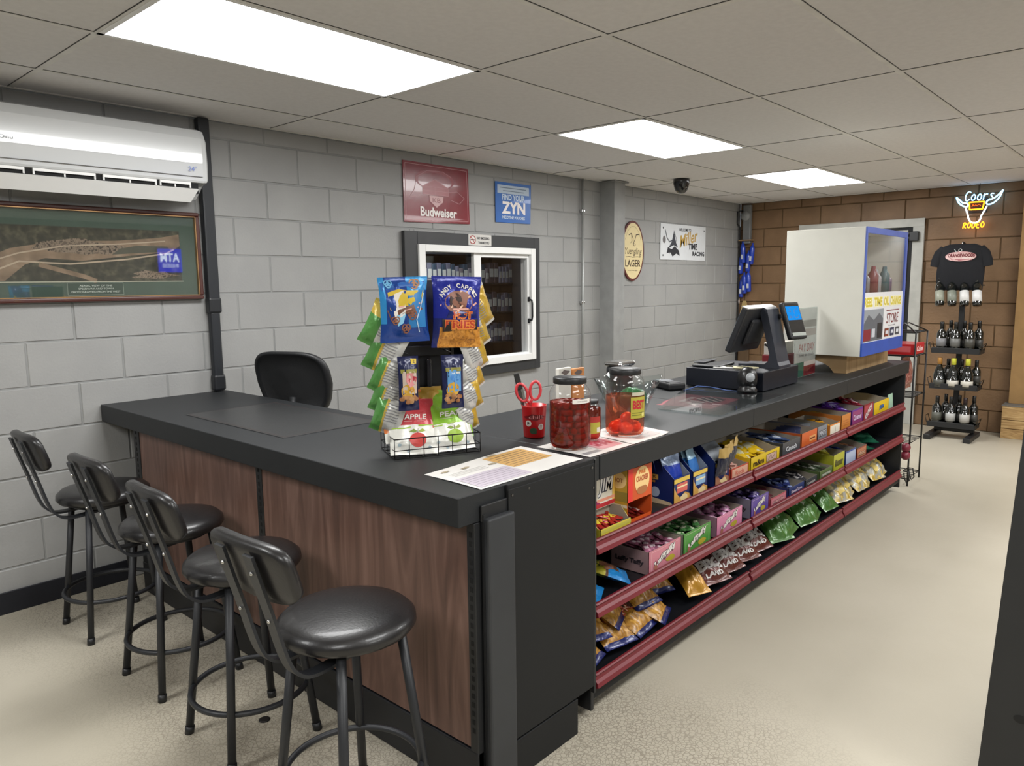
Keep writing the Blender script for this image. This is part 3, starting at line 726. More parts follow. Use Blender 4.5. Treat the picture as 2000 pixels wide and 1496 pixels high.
g.line([(-.095, .02), (-.055, -.02)], .006, mat('9a3b3b', .5, var=0)); g.text('NO SMOKING', .03, .014, .125, .018, K, bold=.03); g.text('THANK YOU', .035, -.018, .11, .018, K, bold=.03)
tag(mb.build('no_smoking_sign', loc=(2.797, -.036, 1.729), rot=(0, .01, 0)), 'small white no smoking sticker on the top of the dark window surround', 'sign')
# oval sign
mb = MB(); RX, RZ = .182, .268
mb.prism([(RX*math.cos(a*PI/32), RZ*math.sin(a*PI/32)) for a in range(64)], -.014, 0, mat('5a1f1c', .4), f=lambda u, v, d: (u, d, v))
g = G(mb, planar((0, -.0143, 0), (1, 0, 0), (0, 0, 1))); CR = mat('dccb9c', .45, var=.02); BR = ink('3b2a1e')
g.ell(0, 0, RX-.016, RZ-.018, CR, n=64); g.line([((RX-.04)*math.cos(a), (RZ-.05)*math.sin(a)) for a in [PI*(.15+.7*i/14) for i in range(15)]], .003, ink('8b7a58'))
g.line([(-.07, .14), (-.03, .155), (0, .11), (.0, .06), (.03, .1), (.05, .145), (.1, .15)], .008, BR); g.line([(-.03, .155), (-.02, .09), (-.04, .07)], .005, BR); g.ell(.02, .055, .02, .012, BR); g.ell(.02, .055, .011, .006, CR)
g.text('Yuengling', .0, -.01, .28, .075, BR, skew=.25); g.line([(-.12, -.055), (-.06, -.05), (0, -.056), (.07, -.05), (.12, -.055)], .005, BR); g.text('LAGER', .0, -.11, .25, .062, BR, bold=.02); g.text('traditional lager', 0, -.175, .16, .012, ink('7a6a4e'))
tag(mb.build('oval_beer_sign', loc=(4.79, -.005, 1.702)), 'cream oval beer sign with dark red rim on the grey wall', 'sign')
mb = MB(); mb.box(-.447, .447, -.004, 0, -.172, .172, mat('d6d9dc', .3, var=.01, coat=.3), b=.001, seg=1)
g = G(mb, planar((0, -.0042, 0), (1, 0, 0), (0, 0, 1))); GO = ink('b8964f'); K = ink('2c2d33')
g.text('WELCOME TO', .02, .125, .24, .03, K, bold=.03); g.text('Miller', .1, .045, .36, .12, GO, rot=.22, skew=.35, bold=.02); g.text('TIME', .18, -.035, .18, .06, K, bold=.04); g.text('RACING', .30, -.105, .25, .045, K, bold=.04)
g.line([(-.36, .11), (-.33, .04), (-.28, .0), (-.22, .02), (-.18, .08)], .012, ink('5c5f66')); g.poly([(-.2, .1), (-.16, .0), (-.12, -.05), (-.2, -.03), (-.3, -.06), (-.24, .0)], ink('3d4047')); g.ell(-.38, .02, .028, .035, ink('6d6a6b'))
g.poly([(-.33, -.11), (-.31, -.05), (-.24, -.07), (-.18, -.04), (-.1, -.08), (-.08, -.13), (-.15, -.11), (-.22, -.14), (-.26, -.1)], K); g.line([(-.2, .11), (-.15, .03), (-.19, -.06), (-.28, -.11)], .006, K)
for x, z in ((-.4, .13), (.41, .13), (-.4, -.13)): g.ell(x, z, .008, .01, K)
tag(mb.build('beer_banner', loc=(5.727, -.005, 1.805)), 'white rectangular banner with gold script lettering right of the oval sign', 'banner')
# dome camera
mb = MB(); T = Matrix.Rotation(PI, 4, 'X'); mb.lathe([(.001, 0), (.067, 0), (.068, .012), (.066, .035), (.062, .05), (.052, .085), (.036, .105), (.018, .114), (.001, .116)], mat('0d0d0f', .2, coat=.6), 32, T=T); mb.sphere((-.02, -.056, -.07), .006, CHROME, 8)
tag(mb.build('security_camera', loc=(4.68, -.56, H-.002)), 'small black dome security camera hanging from the ceiling', 'camera')
# ================================================================== BAGS
def bag_surface(w, h, t, seed=0, seal=.07, pinch=.07, wr=.0025):
    rnd = random.Random(seed); p = [rnd.uniform(0, 6) for _ in range(6)]
    def f(u, v, side, off=0.):
        x = max(0., min(1., (v-seal)/(1-2*seal))); B = (1-abs(2*x-1)**2.6)**.7 if 0 < x < 1 else 0.
        b = max(0., 1-abs(u)**2.8)**.75
        wv = wr*(math.sin(7*u+9*v+p[0])+.7*math.sin(13*u-6*v+p[1])+.5*math.sin(21*v+5*u+p[2]))*min(1, B*1.5)*b
        seam = .0012*math.sin(p[3]+5*u)*(1-B)
        xx = u*w/2*(1-pinch*B)
        y = -side*(t/2*b*B+.0006)-side*off-wv*side+seam
        return Vector((xx, y, v*h))
    return f
def bag_mesh(w, h, t, matfn, art=None, seed=0, nu=18, nv=24, seal=.07, pinch=.07, wr=.0025, back=None):
    mb = MB(); f = bag_surface(w, h, t, seed, seal, pinch, wr)
    mb.grid(lambda a, b: f(2*a-1, b, 1), nu, nv, None, True, matfn=lambda a, b: matfn(a, b))
    mb.grid(lambda a, b: f(1-2*a, b, -1), nu, nv, None, True, matfn=(lambda a, b: back) if back else (lambda a, b: matfn(1-a, b)))
    if art:
        fr = lambda u, v, o: f(max(-.99, min(.99, 2*u/w)), max(.0, min(1, v/h)), 1, o+.0009)
        art(G(mb, fr, step=.00035, sub=6))
    return mb
def RX(a): return Matrix.Rotation(a, 4, 'X')
def RY(a): return Matrix.Rotation(a, 4, 'Y')
def RZ(a): return Matrix.Rotation(a, 4, 'Z')
def TR(*p): return Matrix.Translation(p)
rad = math.radians

# ------------------------------------------------------------------ wire snack rack on the bar
RO = TR(.54, -2.045, CT) @ RZ(rad(-25.5))
t = thing('snack_rack', 'black wire counter snack rack with front basket on the bar top', 'snack rack', M=RO)
m_ = MB(); WR = mat('0c0c0d', .35, name='black_wire'); r = .0016
bx0, bx1, by0, by1, bz1 = -.142, .142, 0, .19, .066
for z in (.004, bz1): m_.tube([(bx0, by0, z), (bx1, by0, z), (bx1, by1, z), (bx0, by1, z)], r*1.3, WR, 6, closed=True)
m_.tube([(bx0, by0, .03), (bx1, by0, .03), (bx1, by1, .03), (bx0, by1, .03)], r, WR, 6, closed=True)
for k in range(7):
    x = bx0+(bx1-bx0)*k/6; m_.tube([(x, by0, bz1), (x, by0, .004), (x, by1, .004), (x, by1, bz1)], r, WR, 6)
for k in range(1, 4):
    y = by1*k/4; m_.tube([(bx0, y, bz1), (bx0, y, .004), (bx1, y, .004), (bx1, y, bz1)], r, WR, 6)
m_.build('basket', t)
m_ = MB(); m_.box(-.105, .105, .166, .174, .05, .56, mat('121317', .4), b=.003); m_.box(-.11, -.098, .16, .185, .0, .56, BLACKM, b=.003); m_.box(.098, .11, .16, .185, 0, .56, BLACKM, b=.003); m_.build('back_board', t)
m_ = MB()
for x in (-.085, .085): m_.tube([(x, .166, .545), (x, .03, .55)], .002, WR, 6)
for x in (-.085, .055): m_.tube([(x, .166, .335), (x, .02, .33)], .002, WR, 6)
m_.tube([(-.1, .16, .34), (.1, .16, .34)], .004, WR, 6)
m_.build('hook', t)
m_ = MB(); m_.box(-.028, -.012, .15, .166, .17, .30, mat('3a3a3e', .25, coat=.5), b=.006); m_.box(.012, .03, .15, .166, .17, .30, mat('2a2a2e', .25, coat=.5), b=.006); m_.build('clip_strip', t)
m_ = MB(); m_.box(-.09, .09, .14, .166, .31, .345, BLACKM, b=.004); m_.build('cross_clip', t)

BLUEF = foil('123f8f'); LBLUE = foil('2f8fd0'); DBLUE = foil('0d1d66'); RBLUE = foil('10208c'); YEL = ink('d9bb3a'); BRN = ink('6b4028'); WH2 = ink('e9e4dc'); PRE = ink('8d5a45'); PKK = ink('e0a79b')
def art_pretzel(g):
    g.poly([(-.075, .185), (.07, .187), (.07, .163), (-.072, .16)], ink('1f5fae')); g.rect(.01, .045, .07, .16, ink('2a7fc0'))
    g.poly([(-.055, .155), (-.02, .165), (.01, .16), (.065, .16), (.06, .12), (.02, .115), (-.01, .11), (-.05, .10)], YEL)
    g.poly([(-.06, .10), (.055, .135), (.06, .10), (.03, .09), (-.02, .085), (-.05, .07)], BRN)
    g.poly([(-.035, .15), (-.005, .16), (.0, .10), (-.01, .07), (-.03, .06), (-.04, .09)], WH2); g.poly([(-.03, .085), (0, .09), (-.01, .06), (-.028, .05)], ink('8cc8e8'))
    for (x, z, q) in ((.035, .178, .018), (.022, .083, .017), (-.035, .068, .015), (.0, .042, .017), (-.05, .18, .014)):
        c = PRE if z < .17 else ink('b98a6a'); o = g.st*(g.k+1); g.k += .3
        if z > .17 and x < 0: c = ink('6fb6e0')
        for (dx, dz, rx, rz) in ((-.35, .25, .5, .55), (.35, .25, .5, .55), (0, -.2, .55, .55)):
            g.line([(x+q*dx+q*rx*math.cos(a*PI/6), z+q*dz+q*rz*math.sin(a*PI/6)) for a in range(12)], q*.24, c, closed=True)
    g.line([(.065, .15), (.05, .10), (.035, .07), (.045, .03)], .003, ink('c8dcec')); g.line([(-.02, .11), (.05, .12)], .005, PKK); g.line([(.0, .10), (.045, .108)], .003, PKK)
mb = bag_mesh(.158, .202, .045, lambda a, b: (LBLUE if (b > .80 and (a < .12 or a > .55)) or (a < .1 and b > .3) else BLUEF), art_pretzel, 1)
tag(mb.build('snack_bag', M=RO @ TR(-.088, .035, .367) @ RY(rad(-1))), 'large blue foil pretzel bag hanging top left on the snack rack', 'snack bag')
ORF = ramp_mat('fried_sticks_print', [(.3, '7a4a18'), (.5, 'c07f2c'), (.7, 'd99b45')], nscale=55, detail=4, rough=.35, distort=1.5)
RDK = ink('b53a26'); ORG = ink('e2893a')
def art_fries(g):
    g.ell(.0, .145, .05, .036, PRE); g.ell(-.012, .148, .022, .026, ink('3a2420')); g.line([(-.062, .135), (-.02, .122), (.03, .123), (.065, .142)], .006, PKK)
    for a, b in (((-.03, .115), (-.02, .165)), ((.0, .115), (.008, .18)), ((.012, .118), (.03, .178)), ((-.012, .11), (.04, .165))): g.line([a, b], .006, ink('ecc2a4'))
    for i, ch in enumerate("ANDY CAPP'S"):
        a = rad(155-13*i); 
        if ch != ' ': g.text(ch, .0+.066*math.cos(a), .145+.052*math.sin(a), .0115, .014, WH2, rot=a-PI/2, bold=.02)
    g.poly([(-.035, .118), (.062, .118), (.066, .095), (-.045, .095)], DBLUE)
    g.text('HOT', .012, .104, .072, .026, ORG, bold=.09); g.text('HOT', .012, .105, .07, .022, RDK, bold=.02)
    g.poly([(-.058, .092), (.07, .092), (.068, .058), (-.055, .052)], ink('1a1210'))
    g.text('FRIES', .006, .074, .11, .032, ORG, bold=.09); g.text('FRIES', .006, .075, .106, .026, RDK, bold=.03)
mb = bag_mesh(.166, .226, .055, lambda a, b: ORF if (b < .30 and a > .12) else (DBLUE if (b < .42 and a < .15) else RBLUE), art_fries, 2)
tag(mb.build('snack_bag', M=RO @ TR(.079, .035, .343) @ RY(rad(1.5))), 'large royal blue hot fries bag hanging top right on the snack rack', 'snack bag')
NAVY = foil('141c48')
def art_nut(v):
    def f(g):
        g.rect(-.022, .055, .026, .125, ink(('c9b7a8', '5f9ad0')[v])); g.rect(-.027, .12, .028, .132, ink('8f8a3c'))
        if v == 0: g.poly([(-.01, .12), (.02, .12), (.022, .085), (.0, .075), (-.012, .095)], ink('d48a8a')); g.poly(rough_ell(.01, .10, .016, .012, 12), ink('b33040'))
        else: g.ell(.004, .10, .018, .012, ink('3f7fc4')); g.rect(-.006, .112, .02, .118, WH2)
        g.poly(rough_ell(-.004, .062, .022, .024, 16, .1), ink('d2a33a')); g.poly(rough_ell(.008, .07, .008, .009, 10), ink('b98428'))
        for k in range(14): g.poly(rough_ell(random.uniform(-.026, .026), random.uniform(.02, .045), .008, .007, 8), ink(random.choice(['b8875a', 'c99a6a', 'a8744a'])))
        if v == 0: g.rect(.008, .148, .026, .164, YEL); g.text('2', .017, .156, .006, .01, NAVY)
    return f
for v, (x, lb) in enumerate(((-.087, 'small navy peanut bag with yellow corner tag hanging lower left on the rack'), (.058, 'small navy peanut bag with light blue print hanging lower right on the rack'))):
    mb = bag_mesh((.066, .075)[v], .172, .03, lambda a, b: NAVY, art_nut(v), 5+v, 12, 18)
    tag(mb.build('peanut_bag', M=RO @ TR(x, .018, .152-.002*v)), lb, 'peanut bag')
# side strips of small bags
SILV = foil('d4d4d0'); GRN = foil('559448'); YLW = foil('c9a437'); YLW2 = foil('d0b24a'); GTX = ink('8e8e90')
def art_side(g):
    for k in range(7): g.rect(-.012, .05+k*.009, .035, .053+k*.009, GTX)
    g.rect(-.012, .118, .035, .123, GTX)
def art_side_b(g):
    for k in range(7): g.rect(-.035, .05+k*.009, .012, .053+k*.009, GTX)
wl = ['topmost', 'second', 'third', 'fourth', 'lowest']
for k in range(5):
    x, z = ((-.168, .40), (-.165, .325), (-.16, .258), (-.162, .195), (-.166, .135))[k]
    mb = bag_mesh(.125-.012*min(k, 2), .15-.006*k, .05, lambda a, b: (GRN if (a < (.45 if k == 0 else .3) and not (b > .7 and k == 0)) else (YLW2 if (a < .4) else SILV)), art_side, 20+k, 12, 16)
    tag(mb.build('chip_bag', M=RO @ TR(x+.045, .06+.01*(k % 2), z+.06) @ RZ(rad(-22)) @ RY(rad(28-2*k)) @ RX(rad(8)) @ TR(0, 0, -.13)), 'white and green chip bag, %s of the strip on the left of the snack rack' % wl[k], 'chip bag', 'green chip bags on the left of the snack rack')
wl = ['topmost', 'second', 'third', 'fourth', 'fifth', 'lowest']
for k in range(6):
    x, z = ((.188, .44), (.182, .375), (.175, .305), (.168, .24), (.162, .175), (.155, .105))[k]
    mb = bag_mesh(.115-.006*k, .145-.008*k, .05-.004*k, lambda a, b: (YLW if (a > (.35 if k < 2 else .6) and .05 < b < .95) else SILV), art_side_b, 40+k, 12, 16)
    tag(mb.build('chip_bag', M=RO @ TR(x-.04, .06+.01*(k % 2), z+.06) @ RZ(rad(22)) @ RY(rad(-30+2*k)) @ RX(rad(8)) @ TR(0, 0, -.12)), 'silver and yellow chip bag, %s of the strip on the right of the snack rack' % wl[k], 'chip bag', 'yellow chip bags on the right of the snack rack')
# snack pouches in the basket
LIME = foil('86b82c', .4); REDP = foil('b8323a', .4); WHP = foil('e2e2da', .4); ORP = foil('d9762c', .4); OLV = foil('b08a2a', .4)
def art_apple(red):
    c = ink('cf4038') if red else ink('9cc035')
    def f(g):
        g.ell(.012, .045, .028, .023, c, n=20); g.poly([(-.015, .074), (.0, .080), (.012, .072), (.0, .068)], ink('7f9a3a')); g.poly([(.014, .072), (.03, .082), (.04, .074), (.026, .069)], ink('9db04a')); g.line([(.012, .066), (.014, .08)], .002, ink('5a4a20'))
        g.line([(-.07, .086), (-.03, .084), (.02, .092), (.07, .096)], .004, ink('9cc035'))
        g.text('APPLE' if red else 'PEAR', .01, .122, .075, .018, WH2, bold=.02, skew=.15); g.line([(-.03, .107), (.04, .108)], .001, WH2)
        for (x, z) in ((-.05, .03), (.05, .02), (-.02, .012)): g.poly(rough_ell(x, z, .006, .005, 8), ink('9fb2ba'))
    return f
def pch(w, h, top, art, M, lb, seed, name='fruit_pouch', split=.46):
    mb = bag_mesh(w, h, .03, lambda a, b: top if b > split+.05*math.sin(3*a) else WHP, art, seed, 14, 20, pinch=.03, wr=.002)
    tag(mb.build(name, M=RO @ M), lb, 'snack pouch')
pch(.158, .19, REDP, art_apple(True), TR(-.07, .025, .008) @ RX(rad(-30)) @ RY(rad(3)), 'white and red apple snack pouch in the basket of the snack rack', 61)
pch(.15, .18, LIME, art_apple(False), TR(.062, .030, .008) @ RX(rad(-30)) @ RY(rad(-2)), 'white and lime pear snack pouch in the basket of the snack rack', 62)
pch(.15, .17, ORP, None, TR(-.08, .062, .045) @ RX(rad(-28)) @ RY(rad(-3)), 'orange snack pouch standing behind the apple pouch in the rack basket', 63, split=.2)
pch(.16, .165, LIME, None, TR(.062, .066, .045) @ RX(rad(-28)) @ RY(rad(4)), 'lime green snack pouch behind the middle of the rack basket', 64, split=.0)
pch(.12, .14, OLV, None, TR(.0, .10, .075) @ RX(rad(-22)), 'dark yellow snack pouch at the very back of the rack basket', 65, split=.0)
# ------------------------------------------------------------------ papers on the bar and counter
PAP = mat('dcdad6', .6, var=.01, name='white_paper')
def sheet(pts, z, art, name, lb, cat, curl=0, mt=PAP):
    cx = sum(p[0] for p in pts)/4; cy = sum(p[1] for p in pts)/4
    mb = MB(); P = [Vector((p[0]-cx, p[1]-cy, 0)) for p in pts]
    def f(a, b): q = (P[0]*(1-a)+P[1]*a)*(1-b)+(P[3]*(1-a)+P[2]*a)*b; q.z = .0006+curl*(max(0, a-.75)*4)**2+.0015*math.sin(5*a+1)*math.sin(4*b); return q
    mb.grid(f, 14, 10, mt); mb.grid(lambda a, b: f(a, b)-Vector((0, 0, .0004)), 14, 10, mt)
    if art:
        fr = lambda u, v, o: f(u, v)+Vector((0, 0, o+.0003)); art(G(mb, fr, step=.0002, sub=5))
    return tag(mb.build(name, loc=(cx, cy, z)), lb, cat)
def art_news(g):
    g.rect(.52, .38, .93, .93, ink('d0a45e'))
    for k in range(7): g.rect(.55, .42+k*.07, .9, .432+k*.07, ink('5a4a3a'))
    g.rect(.03, .05, .5, .5, ink('c3bac6'))
    for k in range(6): g.rect(.05, .1+k*.065, .47, .108+k*.065, ink('7c7684'))
    for k in range(3): g.rect(.08, .6+k*.05, .4, .607+k*.05, ink('a5a3a0'))
    for (x, y) in ((.12, .86), (.28, .8), (.48, .68), (.62, .98)): g.poly(rough_ell(x, min(y, .95), .045, .03, 10, .3), ink('a89a80'))
# corners: near-left, near-right, far-right, far-left
sheet([(.345, -2.425), (.80, -2.425), (.812, -2.155), (.356, -2.185)], CT+.001, art_news, 'menu_sheet', 'white printed menu sheet with an orange block at the bar corner', 'paper sheet')
def art_red(g):
    g.rect(.45, .15, .95, .75, ink('cf9fa6')); g.rect(.55, .3, .9, .6, ink('a84a5a')); g.rect(.05, .1, .4, .2, ink('8f8f92'))
    for k in range(4): g.rect(.05, .3+k*.12, .4, .31+k*.12, ink('a9a7a6'))
sheet([(.83, -2.43), (1.07, -2.43), (1.12, -2.2), (.84, -2.2)], CT+.001, art_red, 'flyer', 'white and pink flyer under the jar of red sausages', 'flyer')
def art_grey(g):
    g.rect(.3, .1, .9, .9, ink('b9b6b2'))
    for k in range(6): g.rect(.35, .15+k*.12, .85, .16+k*.12, ink('77736f'))
sheet([(1.075, -2.43), (1.31, -2.43), (1.36, -2.19), (1.12, -2.2)], CT+.001, art_grey, 'flyer', 'grey printed flyer under the jar with the yellow label', 'flyer', curl=.006)
# ------------------------------------------------------------------ jars
def jar(name, lb, loc, R, h, fill, liq, cat='jar', capc='17181a', extra=None):
    t = thing(name, lb, cat, loc)
    m_ = MB(); m_.lathe([(.001, .002), (R*.86, .002), (R*.97, .012), (R, .03), (R, h*.74), (R*.97, h*.80), (R*.86, h*.86), (R*.74, h*.9), (R*.72, h*.93)], GLASS, 48, cap=False)
    m_.build('jar_glass', t)
    m_ = MB(); m_.lathe([(R*.79, h*.915), (R*.80, h*.925), (R*.80, h*.985), (R*.77, h), (.001, h)], mat(capc, .4), 48); m_.build('lid', t)
    m_ = MB(); m_.lathe([(.001, .008), (R*.84, .008), (R*.94, .017), (R*.965, .034), (R*.965, h*fill), (.001, h*fill)], liq, 40, cap=False); m_.build('liquid', t)
    if extra: extra(t, R, h)
    return t
def cylf(R, a0, z0): return lambda u, v, o: Vector(((R+o+.0008)*math.cos(a0+u/R), (R+o+.0008)*math.sin(a0+u/R), z0+v))
RLIQ = liquid('red_brine', 'c8644c', .1, .07)
VA = math.atan2(-.67, -.74)     # direction from the jars back to the viewpoint
def lab1(t, R, h):
    m_ = MB(); g = G(m_, cylf(R, VA+.55, .165), sub=8); g.rect(-.035, -.008, .035, .006, ink('dcd8d0'), n=10)
    g.text('HOT SAUSAGE', 0, -.001, .04, .004, ink('55504c')); m_.build('price_label', t)
jar('pickled_sausage_jar', 'large jar packed with dark red pickled sausages, nearest on the counter', (.898, -2.297, CT+.002), .069, .237, .66, RLIQ, extra=lab1)
SAU = mat('933a28', .3, bump=.2, coat=.3, name='red_sausage')
cap = MB(); cap.sphere((0, 0, 0), .0105, SAU, 8, sq=(1, 1, 1)); 
c2 = MB(); c2.tube([(-.02, 0, 0), (-.018, 0, 0), (.018, 0, 0), (.02, 0, 0)], [.006, .0105, .0105, .006], SAU, 10)
first = None
for L_ in range(7):
    nn = 14 if L_ % 2 == 0 else 7
    for k in range(nn):
        a = 2*PI*(k+.5*(L_ % 4 == 0))/nn; z = .024+L_*.0205
        if L_ % 2 == 0:
            if first is None: first = c2.build('pickled_sausage')
            o = first if (L_ == 0 and k == 0) else first.copy()
            if o is not first: COL.objects.link(o)
            o.rotation_euler = (0, 0, a); R_ = .042
        else:
            o = first.copy(); COL.objects.link(o); o.rotation_euler = (0, 0, a+PI/2); R_ = .050
        o.location = (.898+R_*math.cos(a), -2.297+R_*math.sin(a), CT+.002+z)
        tag(o, 'dark red pickled sausage stacked inside the large red jar', 'sausage', 'pickled sausages in the red jar')
YLAB = ink('a8a03c')
def lab2(t, R, h):
    m_ = MB(); g = G(m_, cylf(R, VA+.62, .10), sub=8); g.rect(-.034, -.03, .034, .045, YLAB, n=12); g.text('BEST', .0, .018, .055, .032, ink('b02430'), bold=.05); g.rect(-.03, -.012, .03, -.009, ink('6b6a2a'), n=8)
    g.rect(-.03, -.02, .02, -.017, ink('6b6a2a'), n=8); g.ell(.02, -.018, .008, .008, ink('d8cf7a')); g.rect(-.03, .05, .03, .062, ink('b9b39f'), n=8); m_.build('label', t)
jar('pickled_egg_jar', 'large jar of pink brine with eggs at the bottom and a yellow label', (1.189, -2.320, CT+.002), .0705, .240, .60, liquid('pink_brine', 'f0a888', .1, .07), extra=lab2)
EGG = mat('e04a30', .3, coat=.4, name='red_pickled_egg'); e0 = None
for k, (dx, dy, z, r) in enumerate(((-.032, -.028, .032, 0), (.03, -.033, .030, .4), (.0, .03, .034, .9), (.038, .022, .03, 1.5), (-.04, .02, .034, 2.2), (.0, -.012, .062, 1.2))):
    if e0 is None:
        mb = MB(); mb.sphere((0, 0, 0), .024, EGG, 10, sq=(1.15, 1, .92)); e0 = mb.build('pickled_egg'); o = e0
    else: o = e0.copy(); COL.objects.link(o)
    o.location = (1.189+dx*.8, -2.32+dy*.8, CT+.002+z); o.rotation_euler = (0, .2, r)
    tag(o, 'orange red pickled egg lying at the bottom of the jar with the yellow label', 'egg', 'pickled eggs in the jar')
def lab3(t, R, h):
    m_ = MB(); g = G(m_, cylf(R, VA+.35, .06), sub=6); g.rect(-.03, -.03, .03, .028, YLAB, n=10); g.rect(-.03, .008, .03, .028, ink('a03028'), n=10); g.rect(.012, -.026, .03, -.01, ink('cfcabc'), n=6); m_.build('label', t)
jar('small_pickle_jar', 'small black-lidded jar of red pickles between the two large jars', (1.035, -2.27, CT+.002), .045, .142, .8, RLIQ, extra=lab3)
# ------------------------------------------------------------------ cup, scissors, blade
t = thing('plastic_cup', 'bright red printed plastic cup holding scissors beside the snack rack', 'cup', (.965, -2.085, CT+.0005))
m_ = MB(); RC = mat('c01c20', .3, coat=.2, name='red_plastic'); m_.lathe([(.001, .001), (.036, .001), (.0375, .004), (.0445, .112), (.0455, .116), (.0435, .116), (.0365, .008), (.001, .008)], RC, 40, cap=False); m_.build('body', t)
m_ = MB(); g = G(m_, lambda u, v, o: Vector(((.0376+.0069*v/.11+o+.0006)*math.cos(VA+.15+u/.041), (.0376+.0069*v/.11+o+.0006)*math.sin(VA+.15+u/.041), v)), sub=5)
for (x, z, tx) in ((-.028, .055, 'P'), (.018, .042, 'Y')): g.ell(x, z, .011, .011, ink('d8d2cc')); g.text(tx, x, z, .008, .011, ink('201c1c'), bold=.05)
g.poly(rough_ell(-.01, .028, .015, .012, 12, .3), ink('2f4a30')); g.poly(rough_ell(.0, .078, .035, .01, 16, .35), ink('701018')); g.text('chilli', .0, .078, .05, .012, ink('e0a0a0'))
m_.build('printed_design', t)
PKS = mat('d9444c', .35, coat=.3, name='coral_red_plastic')
t = thing('scissors', 'scissors with coral red handles standing in the red cup', 'scissors', M=TR(.965, -2.085, CT+.01) @ RZ(VA+PI/2) @ RY(rad(-7)))
for s_ in (-1, 1):
    m_ = MB(); cx, cz = s_*.024+.0, .155
    m_.tube([(cx+.019*math.cos(a*PI/10)+s_*.004*math.sin(a*PI/10), s_*.003, cz+.032*math.sin(a*PI/10)) for a in range(20)], .0052, PKS, 8, closed=True)
    m_.tube([(cx-s_*.014, s_*.003, cz-.028), (0, s_*.003, .112)], [.0055, .005], PKS, 8); m_.build('handle', t)
    m_ = MB(); m_.add([(-.006, s_*.0015, .112), (.006, s_*.0015, .112), (s_*.002, s_*.0015, .012), (-.006, s_*.002, .112), (.006, s_*.002, .112), (s_*.002, s_*.002, .012)], [[0, 1, 2], [5, 4, 3], [0, 3, 4, 1], [1, 4, 5, 2], [2, 5, 3, 0]], CHROME); m_.build('blade', t)
m_ = MB(); T_ = None; m_.box(-.009, .009, -.0012, .0012, .0, .165, mat('6c6c6a', .25, .9), b=.0005, seg=1); m_.box(-.010, .010, -.004, .004, .165, .225, mat('2a2b2c', .4), b=.003); m_.box(.003, .011, -.0015, .0015, .02, .2, CHROME)
tag(m_.build('letter_opener', M=TR(.958, -2.075, CT+.01) @ RZ(VA+PI/2) @ RY(rad(-13))), 'thin metal letter opener leaning in the red cup behind the scissors', 'letter opener')
# ------------------------------------------------------------------ clear bowl with green bag
t = thing('plastic_bowl', 'clear square plastic bowl behind the jars holding a green bag', 'bowl', (1.55, -2.10, CT+.0005), (0, 0, .35))
m_ = MB(); vs = []; fs = []
for z, r, d in ((.003, .055, 0), (.003, .062, 0), (.06, .085, .0), (.145, .125, .012), (.145, .121, .012), (.06, .081, 0), (.007, .058, 0)):
    for k in range(32):
        a = 2*PI*k/32; q = 1/max(abs(math.cos(a)), abs(math.sin(a))); q = 1+(q-1)*.8
        vs.append((r*q*math.cos(a), r*q*math.sin(a), z+d*(q-1)*4))
for j in range(6):
    for k in range(32): fs.append([j*32+k, j*32+(k+1) % 32, (j+1)*32+(k+1) % 32, (j+1)*32+k])
fs.append(list(range(32))); m_.add(vs, fs, PLEXI, True); m_.build('bowl_wall', t)
m_ = MB(); GF = foil('1f6b38'); m_.add(*(lambda s: (s.v, s.f))(MB().sphere((0, 0, 0), .058, GF, 12)), GF, True)
for i, v in enumerate(m_.v): m_.v[i] = Vector((v.x*1.0, v.y*1.0, v.z*.85))*(1+.1*math.sin(v.x*120+v.z*70)+.06*math.sin(v.y*150))
tag(m_.build('candy_bag', loc=(1.56, -2.115, CT+.065)), 'crumpled green foil bag lying in the clear plastic bowl', 'candy bag')
# small card boxes behind the bowl / napkin holder
for k, (x, c, lb) in enumerate(((1.60, 'd6d2c8', 'small white card packet standing behind the sausage jar'), (1.70, 'd08a50', 'small orange card packet standing behind the sausage jar'))):
    mb = MB(); mb.box(-.045, .045, -.01, .01, 0, .165-.01*k, mat(c, .5), b=.003); g = G(mb, planar((0, -.0102, 0), (1, 0, 0), (0, 0, 1))); g.poly(rough_ell(.0, .145-.01*k, .03, .01, 10, .3), ink('6a5f5a'))
    tag(mb.build('card_packet', loc=(x, -1.72, CT+.0005)), lb, 'packet')
t = thing('napkin_dispenser', 'small chrome napkin dispenser behind the jar with the yellow label', 'napkin dispenser', (1.96, -1.78, CT+.0005))
m_ = MB(); m_.box(-.06, .06, -.045, .045, 0, .15, mat('2f3133', .3, .3), b=.02, seg=4); m_.build('body', t); m_ = MB(); m_.box(-.065, .065, -.05, .05, .145, .17, CHROME, b=.012, seg=3); m_.build('lid', t)
# glass counter sheet with poster
t_ = MB(); t_.add([(0, 0, 0)], [], PAP)
gx0 = [(1.72, -2.415), (2.40, -2.415), (2.385, -1.985), (1.72, -2.12)]
mb = MB(); cx, cy = 2.05, -2.22
mb.prism([(x-cx, y-cy) for x, y in [(1.722, -2.42), (2.44, -2.40), (2.315, -1.93), (1.715, -2.14)]], 0, .006, PLEXI)
tag(mb.build('glass_sheet', loc=(cx, cy, CT+.0025)), 'clear glass sheet lying over a red poster on the long counter', 'glass sheet')
def art_rp(g):
    P2 = ink('cdb3ae'); g.poly([(.12, .35), (.3, .62), (.42, .55), (.55, .7), (.5, .35)], P2); g.rect(.35, .68, .8, .78, P2); g.line([(.5, .25), (.75, .65)], .05, P2); g.line([(.6, .2), (.85, .6)], .04, P2); g.line([(.7, .18), (.95, .5)], .03, P2)
sheet([(1.88, -2.30), (2.21, -2.28), (2.20, -2.0), (1.84, -2.05)], CT+.0003, art_rp, 'poster_sheet', 'dark pink poster lying flat under the glass sheet', 'poster', mt=mat('9a3a46', .5))
